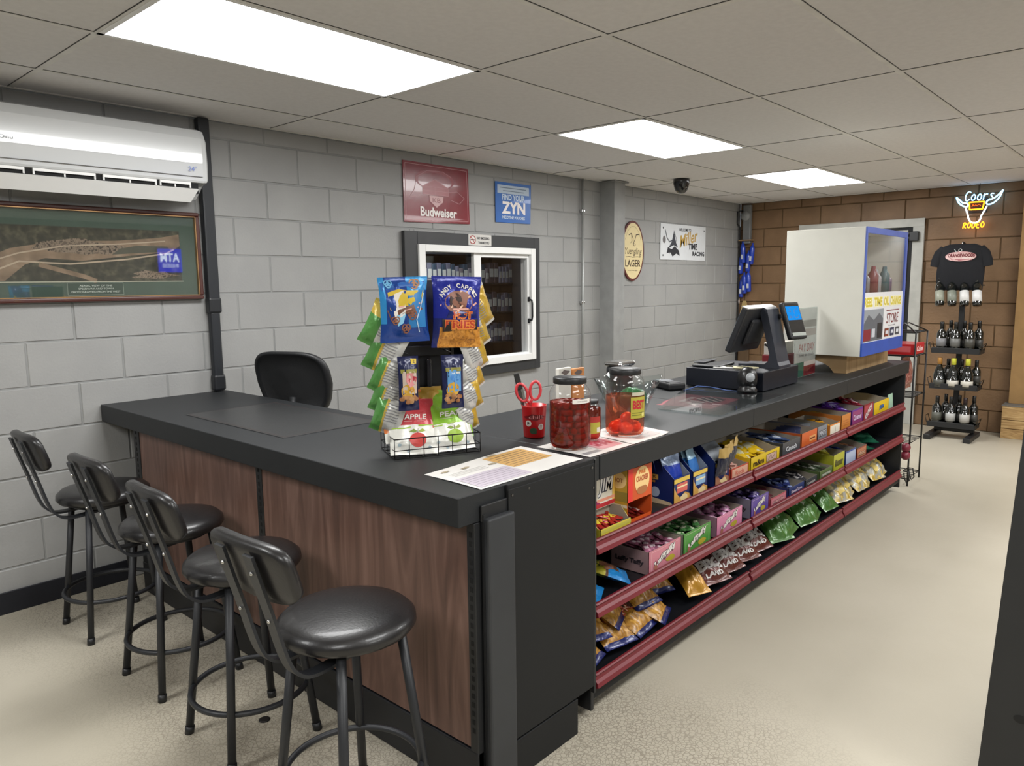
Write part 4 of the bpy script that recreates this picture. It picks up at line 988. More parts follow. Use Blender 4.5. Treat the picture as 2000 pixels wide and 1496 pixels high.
# card terminal and cable bits left of the till
t = thing('card_terminal', 'small black card payment terminal left of the cash drawer', 'card terminal', (2.33, -1.83, CT+.0005), (0, 0, -.5))
m_ = MB(); m_.box(-.05, .05, -.09, .09, 0, .035, DARK, b=.01, seg=3); m_.build('body', t); m_ = MB(); m_.box(-.035, .035, .0, .07, .035, .038, mat('8a8d92', .3), b=.001, seg=1); m_.build('screen', t)
m_ = MB(); m_.box(-.03, .03, -.075, -.02, .035, .039, mat('3a3b3e', .5), b=.002); m_.build('keypad', t)
m_ = MB(); m_.tube([(2.28, -1.95, CT+.004), (2.36, -1.98, CT+.02), (2.42, -2.02, CT+.012), (2.40, -2.12, CT+.006), (2.41, -2.2, CT+.005)], .003, mat('2b4a86', .5), 6)
tag(m_.build('blue_cable'), 'thin blue cable lying in front of the cash drawer', 'cable')
# ------------------------------------------------------------------ till
t = thing('cash_drawer', 'wide black cash drawer box under the till', 'cash drawer', (2.69, -2.07, CT+.0005))
DB = mat('0d111c', .4, name='blue_black_metal')
m_ = MB(); m_.box(-.22, .22, -.205, .215, .004, .098, DB, b=.003); m_.build('body', t)
m_ = MB(); m_.box(-.2, .2, .215, .222, .01, .09, BLACKM, b=.002); m_.build('drawer_front', t)
TZ = CT+.099
t = thing('till', 'black touchscreen till with tilted monitor and curved stand on the cash drawer', 'till', (2.69, -2.07, TZ))
m_ = MB()
pr = [(-.20, 0), (-.20, .012), (-.19, .03), (-.135, .26), (-.125, .30), (-.10, .31), (-.085, .295), (-.10, .24), (-.145, .07), (-.14, .035), (-.12, .018), (.02, .014), (.02, 0)]
SB = mat('23283a', .35, coat=.2, name='slate_blue_plastic'); m_.prism(pr, -.02, .125, mat('2a2e38', .35), f=lambda u, v, d: (d, u, v)); m_.build('stand', t)
mon = MB(); T = TR(-.01, -.045, .20) @ RX(rad(22))
mon.box(-.175, .16, -.012, .022, -.125, .118, mat('1b1d21', .45), b=.008, T=T); mon.box(-.09, .09, -.032, -.01, -.08, .06, mat('1d1f23', .5), b=.012, T=T)
mon.sphere(T @ Vector((-.14, -.012, .03)), .004, DARK, 6); mon.build('monitor', t)
m_ = MB(); m_.box(-.165, .15, .0222, .0235, -.115, .108, emis('9fb2c4', .5, 'till_screen_glow'), T=T); m_.build('screen', t)
m_ = MB(); m_.box(-.178, .163, -.014, .024, .116, .122, mat('b9b9b6', .3), b=.002, T=T); m_.build('top_edge', t)
m_ = MB(); T2 = TR(.165, -.19, .235) @ RZ(rad(-14)) @ RX(rad(-20)); m_.box(-.068, .068, -.012, .018, -.10, .10, DARK, b=.01, seg=3, T=T2)
m_.bar((.10, -.14, .26), (.15, -.17, .25), .03, .02, BLACKM); m_.build('customer_display', t)
m_ = MB(); SC = emis('1f8fe8', 1.1, 'customer_screen_glow'); fr = planar((0, 0, 0), (1, 0, 0), (0, 0, 1))
g = G(m_, lambda u, v, o: T2 @ Vector((u, -.0125-o, v)), step=.0004); g.rect(-.058, -.086, .058, .088, mat('16181e', .08, coat=1.)); g.rect(-.056, .0, .056, .075, SC)
for k in range(14):
    x, z = random.uniform(-.04, .035), random.uniform(.01, .065); a = random.uniform(0, 3); g.line([(x, z), (x+.02*math.cos(a), z+.012*math.sin(a))], .003, mat('0f4a86', .5, var=0, emit=.3))
g.rect(-.056, -.086, .056, -.068, mat('9aa09a', .3)); m_.build('customer_screen', t)
m_ = MB(); m_.tube([(-.02, -.12, .12), (.0, -.15, .10), (.01, -.16, .06)], .006, DARK, 6); m_.build('monitor_cable', t)
mb = MB(); mb.box(-.1, .12, -.075, .075, 0, .012, DARK, b=.005); mb.box(-.04, .13, .03, .09, .014, .022, mat('3a3c40', .4), b=.002)
tag(mb.build('keyboard_tray', loc=(2.60, -1.94, TZ+.001), rot=(0, 0, .1)), 'flat black tablet lying on the left end of the cash drawer', 'tablet')
for k in range(3):
    mb = MB(); mb.box(-.05, .05, -.03, .03, 0, .006, mat('cfc7a0', .6) if k < 2 else PAP, b=.001, seg=1)
    tag(mb.build('receipt_stack', loc=(2.60-.03*k, -2.13+.05*k, TZ+.001+.0), rot=(0, 0, .3*k+1.4)), ['cream notepad lying on the cash drawer edge behind the scanner', 'cream paper slips in the middle of the cash drawer top', 'white paper slips beside the black tablet on the cash drawer'][k], 'paper slips')
t = thing('barcode_scanner', 'round black barcode scanner with a pale disc face in front of the cash drawer', 'scanner', (2.40, -2.225, CT+.009), (0, 0, VA+PI/2))
m_ = MB(); m_.lathe([(.001, 0), (.047, 0), (.048, .008), (.04, .025), (.036, .03), (.044, .036), (.047, .06), (.045, .085), (.036, .105), (.02, .118), (.001, .121)], mat('0b0b0d', .35, coat=.15), 32, cap=False); m_.build('body', t)
m_ = MB(); m_.lathe([(.001, .004), (.02, .003), (.022, -.002)], mat('9da1a4', .3), 24, T=TR(0, -.0455, .075) @ RX(rad(82))); m_.build('lens_disc', t)
# acrylic sign holders
t = thing('acrylic_sign', 'clear acrylic sign holder with pale handwritten notice right of the till', 'sign holder', (3.21, -2.195, CT+.0005), (0, 0, .02))
m_ = MB(); m_.box(-.17, .17, -.0035, -.0015, .0, .39, PLEXI); m_.box(-.17, .17, .0015, .0035, 0, .39, PLEXI); m_.box(-.17, .17, -.0035, .07, 0, .002, PLEXI); m_.build('acrylic', t)
m_ = MB(); m_.box(-.165, .165, -.001, .001, .004, .385, mat('b9b3ae', .6)); g = G(m_, planar((0, -.0011, 0), (1, 0, 0), (0, 0, 1)))
g.rect(-.16, .28, .16, .32, ink('8c827c')); g.rect(-.16, .23, .16, .27, ink('8c827c')); g.text('PAY DAY', .02, .165, .24, .045, ink('8a3a38'), skew=.2); g.text('now in stock', .02, .125, .24, .02, ink('6c6664'))
g.rect(-.165, .004, -.02, .085, ink('2a5a4a')); g.rect(-.02, .004, .165, .085, ink('7a2028')); g.rect(-.02, .06, .165, .085, ink('c3b5ae'))
for k in range(4): g.rect(.0+.04*k, .015, .03+.04*k, .05, ink('5a121c'))
m_.build('notice', t)
t = thing('card_box', 'dark red box of cards standing behind the acrylic sign', 'box', (3.13, -2.08, CT+.0005))
m_ = MB(); m_.box(-.12, .1, -.05, .05, 0, .13, mat('7a1a22', .45), b=.003); m_.build('body', t); m_ = MB(); m_.box(-.11, .09, -.045, .045, .13, .2, mat('c9c3ba', .6), b=.003); m_.build('cards', t)
# ------------------------------------------------------------------ white display cabinet
CX0, CX1, CY0, CY1, CZ0, CZ1 = 3.41, 4.215, -2.43, -1.985, .988, 1.714
LW = ramp_mat('birch_plywood', [(.3, '9a7c55'), (.7, 'b59870')], scale=(8, 1, 1), nscale=3, detail=6, rough=.5, distort=1)
t = thing('cabinet_base', 'pale wooden arched base under the white display cabinet', 'wooden base', (3.87, -2.15, CT+.0005))
hh = CZ0-CT-.001
m_ = MB(); m_.box(-.40, .40, -.19, -.17, 0, hh, LW); m_.build('front_board', t)
for x in (-.40, .38):
    pts = [(-.17, 0), (-.12, 0)]+[(-.12+.28*k/10, .07*math.sin(PI*k/10)**.6) for k in range(1, 10)]+[(.16, 0), (.17, 0), (.17, hh), (-.17, hh)]
    m_ = MB(); m_.prism(pts, x, x+.02, LW, f=lambda u, v, d: (d, u, v)); m_.build('arched_side', t)
t = thing('display_cabinet', 'tall white display cabinet with blue edged glass and posters on the counter end', 'display cabinet', (3.81, -2.2, CZ0))
ox, oy = 3.81, 2.2
CW = mat('d3d2c8', .4, var=.01, name='cream_white_laminate'); BB = mat('2b4fa6', .35, name='blue_trim')
m_ = MB(); x0, x1, y0, y1, h = CX0-3.81, CX1-3.81, CY0+2.2, CY1+2.2, CZ1-CZ0
m_.box(x0, x0+.015, y0+.002, y1, 0, h, CW, b=.002, seg=1); m_.box(x1-.015, x1, y0+.002, y1, 0, h, CW, b=.002, seg=1); m_.box(x0+.015, x1-.015, y1-.012, y1-.001, .001, h-.001, CW); m_.box(x0+.015, x1-.015, y0+.003, y1-.0125, h-.015, h-.001, CW); m_.box(x0+.015, x1-.015, y0+.003, y1-.0125, .001, .015, CW); m_.box(x0+.015, x1-.015, y0+.02, y1-.012, .33, .342, CW)
m_.build('body', t)
m_ = MB()
for (a, b_, c, d) in ((x0, x0+.012, .0752, h-.0352), (x1-.035, x1, .0752, h-.0352), (x0, x1, h-.035, h), (x0, x1, 0, .075)): m_.box(a, b_, y0-.008, y0+.002, c, d, BB if c == 0 and d < .1 else mat('5468b4', .4), b=.001, seg=1)
m_.build('blue_frame', t)
m_ = MB(); m_.box(x0+.04, x1-.04, y0+.04, y0+.06, h-.022, h-.0155, emis('eaf2ff', 9, 'cabinet_fill_glow')); m_.build('added_fill_strip', t)  # glowing strip added under the top board to lighten the cabinet interior
m_ = MB(); m_.box(x0+.012, x1-.035, y0-.003, y0+.001, .36, h-.035, GLASS); m_.build('glass_front', t)
m_ = MB(); m_.box(x0+.012, x1-.035, y0-.004, y0+.001, .075, .36, mat('dcdde0', .3, var=0)); g = G(m_, planar((0, y0-.0042, 0), (1, 0, 0), (0, 0, 1)))
YT = ink('c9b83a')
for s_, x, w in (('REEL', -.31, .15), ('TIME', -.13, .15), ('OIL', .03, .1), ('CHANGE', .22, .22)): g.rect(x-w/2-.005, .275, x+w/2+.005, .335, ink('e8e4c0')); g.text(s_, x, .305, w, .052, YT, bold=.05)
g.rect(-.385, .08, -.02, .262, ink('5b5f66')); g.poly([(-.385, .18), (-.3, .235), (-.2, .2), (-.1, .24), (-.02, .2), (-.02, .262), (-.385, .262)], ink('8d9298')); g.rect(-.38, .085, -.25, .15, ink('7a2430')); g.rect(-.23, .10, -.17, .15, ink('b9bcc4')); g.rect(-.13, .09, -.04, .18, ink('23262c'))
g.text('STORE', .17, .20, .24, .06, ink('7d3236'), skew=.15); g.text('hours daily', .16, .155, .14, .012, ink('3a3a40')); g.rect(.04, .245, .3, .25, ink('7d3236'))
for k, c in enumerate(('7a3a2a', '2c3350', '44474e')): g.rect(.02+.11*k, .09, .10+.11*k, .14, ink(c)); g.rect(.035+.11*k, .105, .085+.11*k, .125, ink('c9ccd4'))
m_.build('poster_panel', t)
for k, (x, c, hh_, r_) in enumerate(((3.52, '5a5f66', .16, .03), (3.62, '8a8c90', .14, .035), (3.73, '7f4048', .17, .03), (3.84, 'a5a7ab', .15, .035), (3.95, '3f6a74', .17, .03), (4.06, '6a5f7a', .13, .035))):
    mb = MB(); mb.lathe([(.001, 0), (r_, 0), (r_, hh_*.7), (r_*.5, hh_*.85), (r_*.4, hh_), (.001, hh_)], mat(c, .3), 16)
    tag(mb.build('display_bottle', loc=(x+.02, -2.378+.02*(k % 2), CZ0+.343)), '%s bottle behind the glass of the white display cabinet' % ('dark grey', 'light grey', 'dark red', 'silver', 'teal', 'purple')[k], 'bottle')
# ================================================================== PRODUCTS ON THE SNACK SHELVES
INN = mat('9c9384', .75, var=.03, name='inner_cardboard')
def tray(w, d, hf, hb, col, side=None, cut=.45):
    """open carton: front wall hf, back wall hb, sides stepping down to the front"""
    mb = MB(); c = card(col); cs = card(side) if side else c; th = .0022
    mb.box(-w/2, w/2, 0, d, 0, th, c)
    for (y0, y1, h, mo, mi_) in ((0, th, hf, c, INN), (d-th, d, hb, INN, c)):
        mb.box(-w/2, w/2, y0, y0+th/2, 0, h, mo); mb.box(-w/2, w/2, y0+th/2, y1, 0, h, mi_)
    for s_ in (-1, 1):
        pts = [(0, 0), (d, 0), (d, hb), (d*cut, hb), (d*.12, hf*1.0), (0, hf)] if hb > hf else [(0, 0), (d, 0), (d, hb), (0, hf)]
        xo, xi, xm = s_*w/2, s_*(w/2-th), s_*(w/2-th/2)
        mb.prism(pts, min(xo, xm), max(xo, xm), cs, f=lambda u, v, q: (q, u, v)); mb.prism(pts, min(xi, xm), max(xi, xm), INN, f=lambda u, v, q: (q, u, v))
    return mb
def pack_mesh(l, w, t, c, c2, seed):
    cc = foil(c, .3); k2 = ink(c2)
    mb = bag_mesh(w, l, t, lambda a, b: k2 if .3 < b < .62 and .15 < a < .85 else cc, None, seed, 6, 10, seal=.1, wr=.0015)
    return mb
BED = MB()
def fill(x, y, z, w, d, zt, n, spec, group, lb, mode='heap'):
    l, pw, t, c, c2 = spec; first = None; rnd = random.Random(int(x*1000))
    if mode == 'heap':
        low = pack_mesh(l, pw, t, c, c2, int(x*77)); fm = [low.mats[i] for i in low.m]
        for k in range(n):
            px = x+rnd.uniform(-.5, .5)*max(.01, w-l*.85); py = y+.01+rnd.uniform(0, 1)*max(.01, (d-l)*.9)+l*.5
            BED.add(low.v, low.f, fm, True, TR(px, py, z+t*.5+max(0, zt*.8-t)*k/n) @ RZ(rnd.uniform(-1.3, 1.3)) @ RX(rad(-82+rnd.uniform(-8, 8))) @ TR(0, 0, -l/2))
    for k in range(n):
        if first is None: first = pack_mesh(l, pw, t, c, c2, int(x*100)).build('wrapped_candy'); o = first
        else: o = first.copy(); COL.objects.link(o)
        if mode == 'heap':
            px = x+rnd.uniform(-.5, .5)*max(.01, w-l*.8); py = y+.01+rnd.uniform(.0, 1)*max(.01, (d-l)*.9)+l*.5; lay = .75+.4*k/n
            R_ = RZ(rnd.uniform(-1.2, 1.2)) @ RX(rad(-80+rnd.uniform(-12, 12))) @ TR(0, 0, -l/2)
            o.matrix_world = TR(px, py, z+t*.5+(zt-t)*lay) @ R_
        elif mode == 'stand':     # bars standing in file, ends towards the aisle
            q = k/(max(1, n-1)); o.matrix_world = TR(x-(w/2-t)+q*(w-2*t), y+d*.45+rnd.uniform(-.01, .01), z+.003) @ RZ(PI/2) @ RX(rad(-6+rnd.uniform(-8, 8)))
        elif mode == 'rows':      # rows one behind another leaning back
            q = k/(max(1, n-1)); o.matrix_world = TR(x+rnd.uniform(-.3, .3)*max(0, w-pw), y+.02+q*(d-.05), z+.003) @ RZ(rnd.uniform(-.08, .08)) @ RX(rad(-22))
        tag(o, lb, 'candy', group)
def carton(name, x0, x1, z, hf, hb, d, col, lb, cat, art=None, side=None, content=None, y=YF+.028, cut=.45, sideart=None):
    w = x1-x0-.004; x = (x0+x1)/2; mb = tray(w, d, hf, hb, col, side, cut)
    if art: art(G(mb, planar((0, -.0003, 0), (1, 0, 0), (0, 0, 1)), step=.0003), w, hf)
    if sideart: sideart(G(mb, planar((-w/2-.0003, d/2, 0), (0, -1, 0), (0, 0, 1)), step=.0003), d, hb)
    tag(mb.build(name, loc=(x, y, z+.0005)), lb, cat)
    if content:
        mode, n, spec, zt, group, clb = content; fill(x, y, z+.004, w, d, zt, n, spec, group, clb, mode)
def A(text=None, tc='e9e6e0', bg=None, rot=.0, blob=None, tw=.7, th=.35, cz=.5, extra=None):
    def f(g, w, h):
        if bg: g.rect(-w*.44, h*.1, w*.44, h*.9, ink(bg))
        if blob: g.ell(w*.2, h*.35, w*.16, h*.16, ink(blob))
        if text: g.text(text, 0, h*cz, w*tw+.006, h*th+.006, ink('2a2226'), rot=rot, bold=.09); g.text(text, 0, h*cz, w*tw, h*th, ink(tc), rot=rot, bold=.04)
        if extra: extra(g, w, h)
    return f
Z1, Z2, Z0_ = ZD[2], ZD[1], ZD[0]
# --- top shelf
t = thing('stick_display_box', 'white, yellow and magenta meat stick box at the left end of the top shelf', 'display box', (.995, YF+.085, Z1+.0005))
m_ = MB(); c = card('e6e2d4'); m_.box(-.10, .10, .04, .07, 0, .205, c); m_.box(-.10, .10, -.0, .04, .075, .205, c, b=.001, seg=1)
g = G(m_, planar((0, -.0005, 0), (1, 0, 0), (0, 0, 1))); g.rect(.07, .08, .10, .2, ink('e8c060')); g.poly([(-.10, .16), (-.03, .11), (.02, .08), (-.10, .08)], ink('8f1d58')); g.rect(-.10, .078, .1, .092, ink('b82a34')); g.rect(-.02, .098, .095, .108, ink('e59a80'))
g.text('JIM', .03, .148, .085, .07, ink('26314a'), bold=.07, skew=.2); g.text('JIM', .03, .149, .08, .064, ink('f0f0ee'), bold=.02, skew=.2)
m_.build('header_card', t)
m_ = MB(); m_.box(-.1, .1, .0, .07, 0, .002, c); m_.build('floor_panel', t)
carton('stick_tray', .892, 1.075, Z1, .04, .075, .09, 'c9b838', 'open yellow cardboard tray of meat sticks below the white stick box', 'tray', A(None, extra=lambda g, w, h: g.rect(-w*.5, h*.6, w*.5, h*.9, ink('b0a848'))), content=('heap', 16, (.085, .013, .009, 'a8251e', 'd8c23a'), .04, 'meat sticks in the yellow tray', 'red and yellow wrapped meat stick in the yellow tray'), y=YF+.012)
t = thing('stick_display_box', 'tall orange meat stick box with cream lettering and open front on the top shelf', 'display box', (1.158, YF+.03, Z1+.0005))
m_ = MB(); c = card('c8501e'); w = .078
m_.box(-w, -w+.002, 0, .12, 0, .205, c); m_.box(w-.002, w, 0, .12, 0, .205, c); m_.box(-w, w, .118, .12, 0, .205, INN); m_.box(-w, w, 0, .12, 0, .002, c); m_.box(-w, w, 0, .002, .085, .205, c); m_.box(-w, w, 0, .002, 0, .02, c); m_.box(-w, w, .0, .12, .2, .205, c)
g = G(m_, planar((0, -.0004, 0), (1, 0, 0), (0, 0, 1))); CRM = ink('ecc888'); g.ell(.012, .15, .047, .05, CRM, n=30); g.text('FIRE', .012, .18, .04, .014, ink('c8641e'), bold=.05); g.text('CRACKER', .012, .157, .078, .02, ink('a83a14'), bold=.04); g.ell(.012, .115, .034, .016, ink('a86a3c')); g.rect(-.03, .128, .055, .134, CRM); g.rect(-w, .085, -.05, .205, ink('d8302a'))
g = G(m_, planar((-w-.0004, .06, 0), (0, -1, 0), (0, 0, 1))); g.rect(-.058, .01, .058, .2, ink('b8922c')); g.ell(.02, .16, .034, .03, CRM); g.text('HOT', .02, .16, .04, .016, ink('a86a3c'), bold=.03); g.rect(-.058, .085, .058, .12, ink('8a7a30')); g.rect(-.058, .065, .058, .075, ink('d8c8b0'))
m_.build('carton_body', t)
mb0 = None
for k in range(9):
    if mb0 is None: mb0 = pack_mesh(.10, .016, .012, '6e1c18', 'c9a9a0', 90).build('meat_stick'); o = mb0
    else: o = mb0.copy(); COL.objects.link(o)
    o.matrix_world = TR(1.10+.115*((k % 5)/4.), YF+.04+.01*(k//5), Z1+.012+.014*(k//5)) @ RZ(.15*(k % 3-1)) @ RX(rad(-84))
    tag(o, 'dark red wrapped meat stick in the open front of the orange box', 'meat stick', 'meat sticks in the orange box')
def house(x0, x1, lb, v, hgt=.19, dep=.2, y=YF+.03):
    w = x1-x0-.006; x = (x0+x1)/2; t = thing('gable_carton', lb, 'carton', (x, y, Z1+.0005)); NB = card('13245c'); IN2 = card('868c94')
    pts = [(0, 0), (dep, 0), (dep, hgt), (dep*.5, hgt), (.0, hgt*.52)]
    m_ = MB()
    for xo in (-w/2, w/2-.002): m_.prism(pts, xo, xo+.001, NB if xo < 0 else IN2, f=lambda u, v_, q: (q, u, v_)); m_.prism(pts, xo+.001, xo+.002, IN2 if xo < 0 else NB, f=lambda u, v_, q: (q, u, v_))
    m_.box(-w/2, w/2, dep-.002, dep, 0, hgt, IN2); m_.box(-w/2, w/2, 0, .002, 0, hgt*.52, NB); m_.box(-w/2, w/2, 0, dep, 0, .002, NB)
    m_.add([(-w/2, dep*.5, hgt), (w/2, dep*.5, hgt), (w/2, 0.005, hgt*.55), (-w/2, .005, hgt*.55)], [[0, 1, 2, 3]], IN2) if v == 2 else None
    g = G(m_, planar((-w/2-.0003, dep/2, 0), (0, -1, 0), (0, 0, 1)), step=.0003); D = dep
    if v < 2:
        g.rect(-D*.5, hgt*.46, D*.18, hgt*.56, ink('d9b25a')); g.rect(-D*.5, hgt*.40, D*.12, hgt*.44, ink('b9853c')); g.rect(-D*.5, hgt*.22, D*.05, hgt*.38, ink('b02a30')); g.ell(D*.12, hgt*.22, .02, .02, ink('a9b7cc')); g.poly([(-D*.5, 0), (D*.5, 0), (D*.45, hgt*.06), (D*.1, hgt*.10), (-D*.2, hgt*.16), (-D*.5, hgt*.2)], ink('cdb896'))
        g.text('SALTED SNACK', -D*.16, hgt*.51, D*.6, hgt*.05, ink('1a1c24'), bold=.03)
    g = G(m_, planar((0, -.0003, 0), (1, 0, 0), (0, 0, 1)), step=.0003); F = hgt*.52
    g.rect(-w*.48, F*.8, w*.48, F*.96, ink('d8b84c')); g.rect(-w*.3, F*.42, w*.34, F*.76, ink(('d3655a', '86aed0', 'c8a098')[v])); g.rect(-w*.3, F*.6, w*.34, F*.66, ink('ecd9a8'))
    g.poly([(-w*.48, .0), (w*.48, 0), (w*.48, F*.25), (w*.2, F*.38), (-w*.1, F*.22), (-w*.3, F*.4), (-w*.48, F*.7)], ink('cfa050' if v != 2 else 'a8765a')); g.poly(rough_ell(w*.1, F*.18, w*.25, F*.12, 12, .3), ink('e6cf9a')); m_.build('carton_body', t)
    return x, w, dep
def blue_in(x, w, dep, c, c2, lb, n=10):
    f0 = None
    for k in range(n):
        if f0 is None: f0 = bag_mesh(.10, .15, .032, lambda a, b: foil(c) if b < .75 else foil(c2), None, 77+k, 8, 12).build('nut_packet'); o = f0
        else: o = f0.copy(); COL.objects.link(o)
        o.matrix_world = TR(x+random.uniform(-.3, .3)*(w-.08), YF+.045+.018*k, Z1+.035+.0035*k) @ RZ(random.uniform(-.25, .25)) @ RX(rad(-14))
        tag(o, lb, 'snack packet', lb)
x, w, d = house(1.388, 1.516, 'navy gable snack carton with red window print, left one of the three blue cartons', 0, .20, .21); blue_in(x, w, d, '1838a0', '9fb4d8', 'shiny blue packet inside the left navy gable carton')
x, w, d = house(1.535, 1.660, 'navy gable snack carton with light blue print, middle one of the three blue cartons', 1, .20, .21); blue_in(x, w, d, '2f6fb8', 'a8cfe8', 'light blue packet inside the middle navy gable carton', 6)
x, w, d = house(1.72, 1.85, 'navy gable carton with grey slanted lid, right one of the three blue cartons', 2, .20, .2)
f0 = None
for k in range(4):
    if f0 is None: f0 = bag_mesh(.06, .12, .02, lambda a, b: foil('1c2038') if b < .7 else foil('b89a5a'), None, 99, 8, 12).build('nut_packet'); o = f0
    else: o = f0.copy(); COL.objects.link(o)
    o.matrix_world = TR(1.745+.03*k, YF+.018, Z1+.05+.012*k) @ RZ(.2*k-.3) @ RX(rad(10)); tag(o, 'dark foil nut packet propped at the front of the right navy carton', 'snack packet', 'dark nut packets on the right navy carton')
carton('candy_carton', 1.862, 2.035, Z1, .05, .06, .17, 'b8402c', 'small red candy carton with cream label left of the yellow one', 'carton', A(None, bg='d8a890', extra=lambda g, w, h: g.text('Reds', 0, h*.5, w*.5, h*.4, ink('c04030'))), content=('heap', 8, (.07, .03, .012, 'e0b0a0', 'c87060'), .05, 'pale candies in the small red carton', 'pale pink wrapped candy in the small red carton'))
def mm(g, w, h):
    g.rect(w*.02, h*.2, w*.40, h*.8, ink('4b3a20')); g.rect(w*.035, h*.24, w*.385, h*.76, ink('c9a99a')); g.line([(w*.08, h*.3), (w*.18, h*.7), (w*.22, h*.35), (w*.34, h*.68)], .003, ink('5a3a2a'))
    g.text('m&m', -w*.24, h*.5, w*.36, h*.42, ink('33221c'), bold=.03)
carton('candy_carton', 2.054, 2.371, Z1, .062, .085, .27, 'd8b820', 'bright yellow chocolate candy carton with dark lettering on the top shelf', 'carton', mm, content=('heap', 12, (.13, .07, .025, 'e0b81c', 'c9c4a0'), .065, 'yellow packets in the yellow carton', 'yellow chocolate candy packet in the bright yellow carton'))
bars = lambda c, c2, zt=.07: (.12, .035, .014, c, c2)
carton('candy_carton', 2.40, 2.625, Z1, .068, .075, .27, '46484c', 'dark grey candy bar carton between the yellow and orange cartons', 'carton', A('Crunch', 'c9ccd0', tw=.6), side='3c3f44', content=('heap', 16, (.13, .04, .014, '4a5a80', 'b8c0cc'), .068, 'blue bars in the dark grey carton', 'blue and silver candy bar in the dark grey carton'), sideart=lambda g, w, h: (g.rect(-w*.3, h*.3, -w*.1, h*.7, ink('9a9ca0')), g.rect(0, h*.3, w*.3, h*.7, ink('8a8c92'))))
carton('candy_carton', 2.637, 2.851, Z1, .078, .078, .28, 'c8602c', 'bright orange candy bar carton second right of the yellow carton', 'carton', A(None, extra=lambda g, w, h: (g.rect(w*.0, h*.3, w*.4, h*.65, ink('d89a60')), g.rect(w*.04, h*.42, w*.36, h*.52, ink('7a3a24')))), content=('stand', 14, (.07, .09, .016, '53597a', 'c0a0a8'), .07, 'bars in the bright orange carton', 'slate blue candy bar filed in the bright orange carton'))
carton('candy_carton', 2.858, 2.999, Z1, .078, .085, .27, '7c7f86', 'silver grey candy carton right of the bright orange one', 'carton', A('MINTS', 'b8bac0'), content=('stand', 9, (.07, .09, .014, 'a0a4aa', '70747c'), .07, 'silver bars in the silver grey carton', 'silver candy bar filed in the silver grey carton'))
carton('candy_carton', 3.03, 3.2, Z1, .062, .075, .2, 'd8822c', 'orange candy carton with a blank white front panel', 'carton', A(None, bg='e2dccb', extra=lambda g, w, h: g.line([(w*.05, h*.3), (0, h*.7)], .004, ink('4a4038'))), content=('heap', 9, (.09, .045, .018, 'd89a28', '3a2a1c'), .06, 'orange candies in the white fronted carton', 'orange candy packet in the white fronted orange carton'))
carton('candy_carton', 3.215, 3.37, Z1, .088, .092, .30, 'c07a38', 'tan orange candy carton left of the purple cartons', 'carton', A(None, extra=lambda g, w, h: [g.rect(-w*.3, h*(.3+.15*k), w*.3, h*(.33+.15*k), ink('a86030')) for k in range(3)]), content=('heap', 9, (.1, .04, .014, 'b8862c', '7a5a2a'), .07, 'gold bars in the tan carton', 'gold wrapped candy bar in the tan orange carton'))
carton('candy_carton', 3.385, 3.585, Z1, .095, .10, .32, '5c2a86', 'purple candy bar carton with many shiny bars on the top shelf', 'carton', A('Caramel', 'd0b0d0', bg='8c3a6c'), content=('heap', 18, (.13, .04, .016, '6a3aa8', 'b8b0e0'), .10, 'purple bars in the purple carton', 'shiny purple candy bar in the purple carton'))
carton('candy_carton', 3.595, 3.785, Z1, .10, .10, .32, '7c1c28', 'dark red candy bar carton right of the purple carton', 'carton', A('KRUNCH', 'e0d0d0', rot=.5, bg='a03a44'), content=('heap', 16, (.13, .04, .016, '96283a', 'e0c8cc'), .10, 'red bars in the dark red carton', 'shiny red candy bar in the dark red carton'))
carton('candy_carton', 3.795, 4.10, Z1, .085, .10, .28, 'd8b41c', 'yellow candy carton with pale blue open lid near the right end of the top shelf', 'carton', A('gum', '3a6aa8', tw=.3), side='a9c4c4')
tag(MB().box(-.05, .05, -.001, .001, 0, .095, card('9fc0a8')).build('flap_card', M=TR(4.19, YF+.04, Z1+.001) @ RX(rad(-4))), 'pale green upright card at the right end of the top shelf', 'card')
# --- middle shelf
def bagset(specs, mesh, name, cat, group):
    first = None; out = []
    for i, (M_, lb) in enumerate(specs):
        if first is None or i % 3 == 0: first = mesh(i).build(name); o = first
        else: o = first.copy(); COL.objects.link(o)
        o.matrix_world = M_; tag(o, lb, cat, group); out.append(o)
    return out
OCB = foil('1f78b8'); BRB = foil('5a4030'); YGB = foil('a8a030')
def blue_mesh(i):
    def art(g): g.poly(rough_ell(0, .09, .04, .03, 14, .25), ink('8a5c44')); g.poly(rough_ell(.01, .13, .045, .012, 12, .3), ink('c9c03a')); g.text('Chews', 0, .125, .06, .018, ink('3a4a20'), bold=.04)
    return bag_mesh(.125, .17, .035, lambda a, b: OCB if b < .28 or (a < .3 and b < .5) else (YGB if b > .55 else BRB), art, 110+i, 12, 16)
bagset([(TR(.93, YF+.03, Z2+.022) @ RZ(.5) @ RX(rad(-72)), 'blue and brown candy bag at the very left front of the middle shelf'),
        (TR(1.11, YF+.045, Z2+.024) @ RZ(.75) @ RX(rad(-70)), 'blue and brown candy bag left of the first pink carton, near the rail'),
        (TR(.92, YF+.11, Z2+.052) @ RZ(.35) @ RX(rad(-72)), 'blue and brown candy bag stacked behind the front left bag'),
        (TR(1.05, YF+.13, Z2+.056) @ RZ(.6) @ RX(rad(-70)), 'blue and brown candy bag at the back beside the first pink carton')], blue_mesh, 'candy_bag', 'candy bag', 'blue candy bags at the left of the middle shelf')
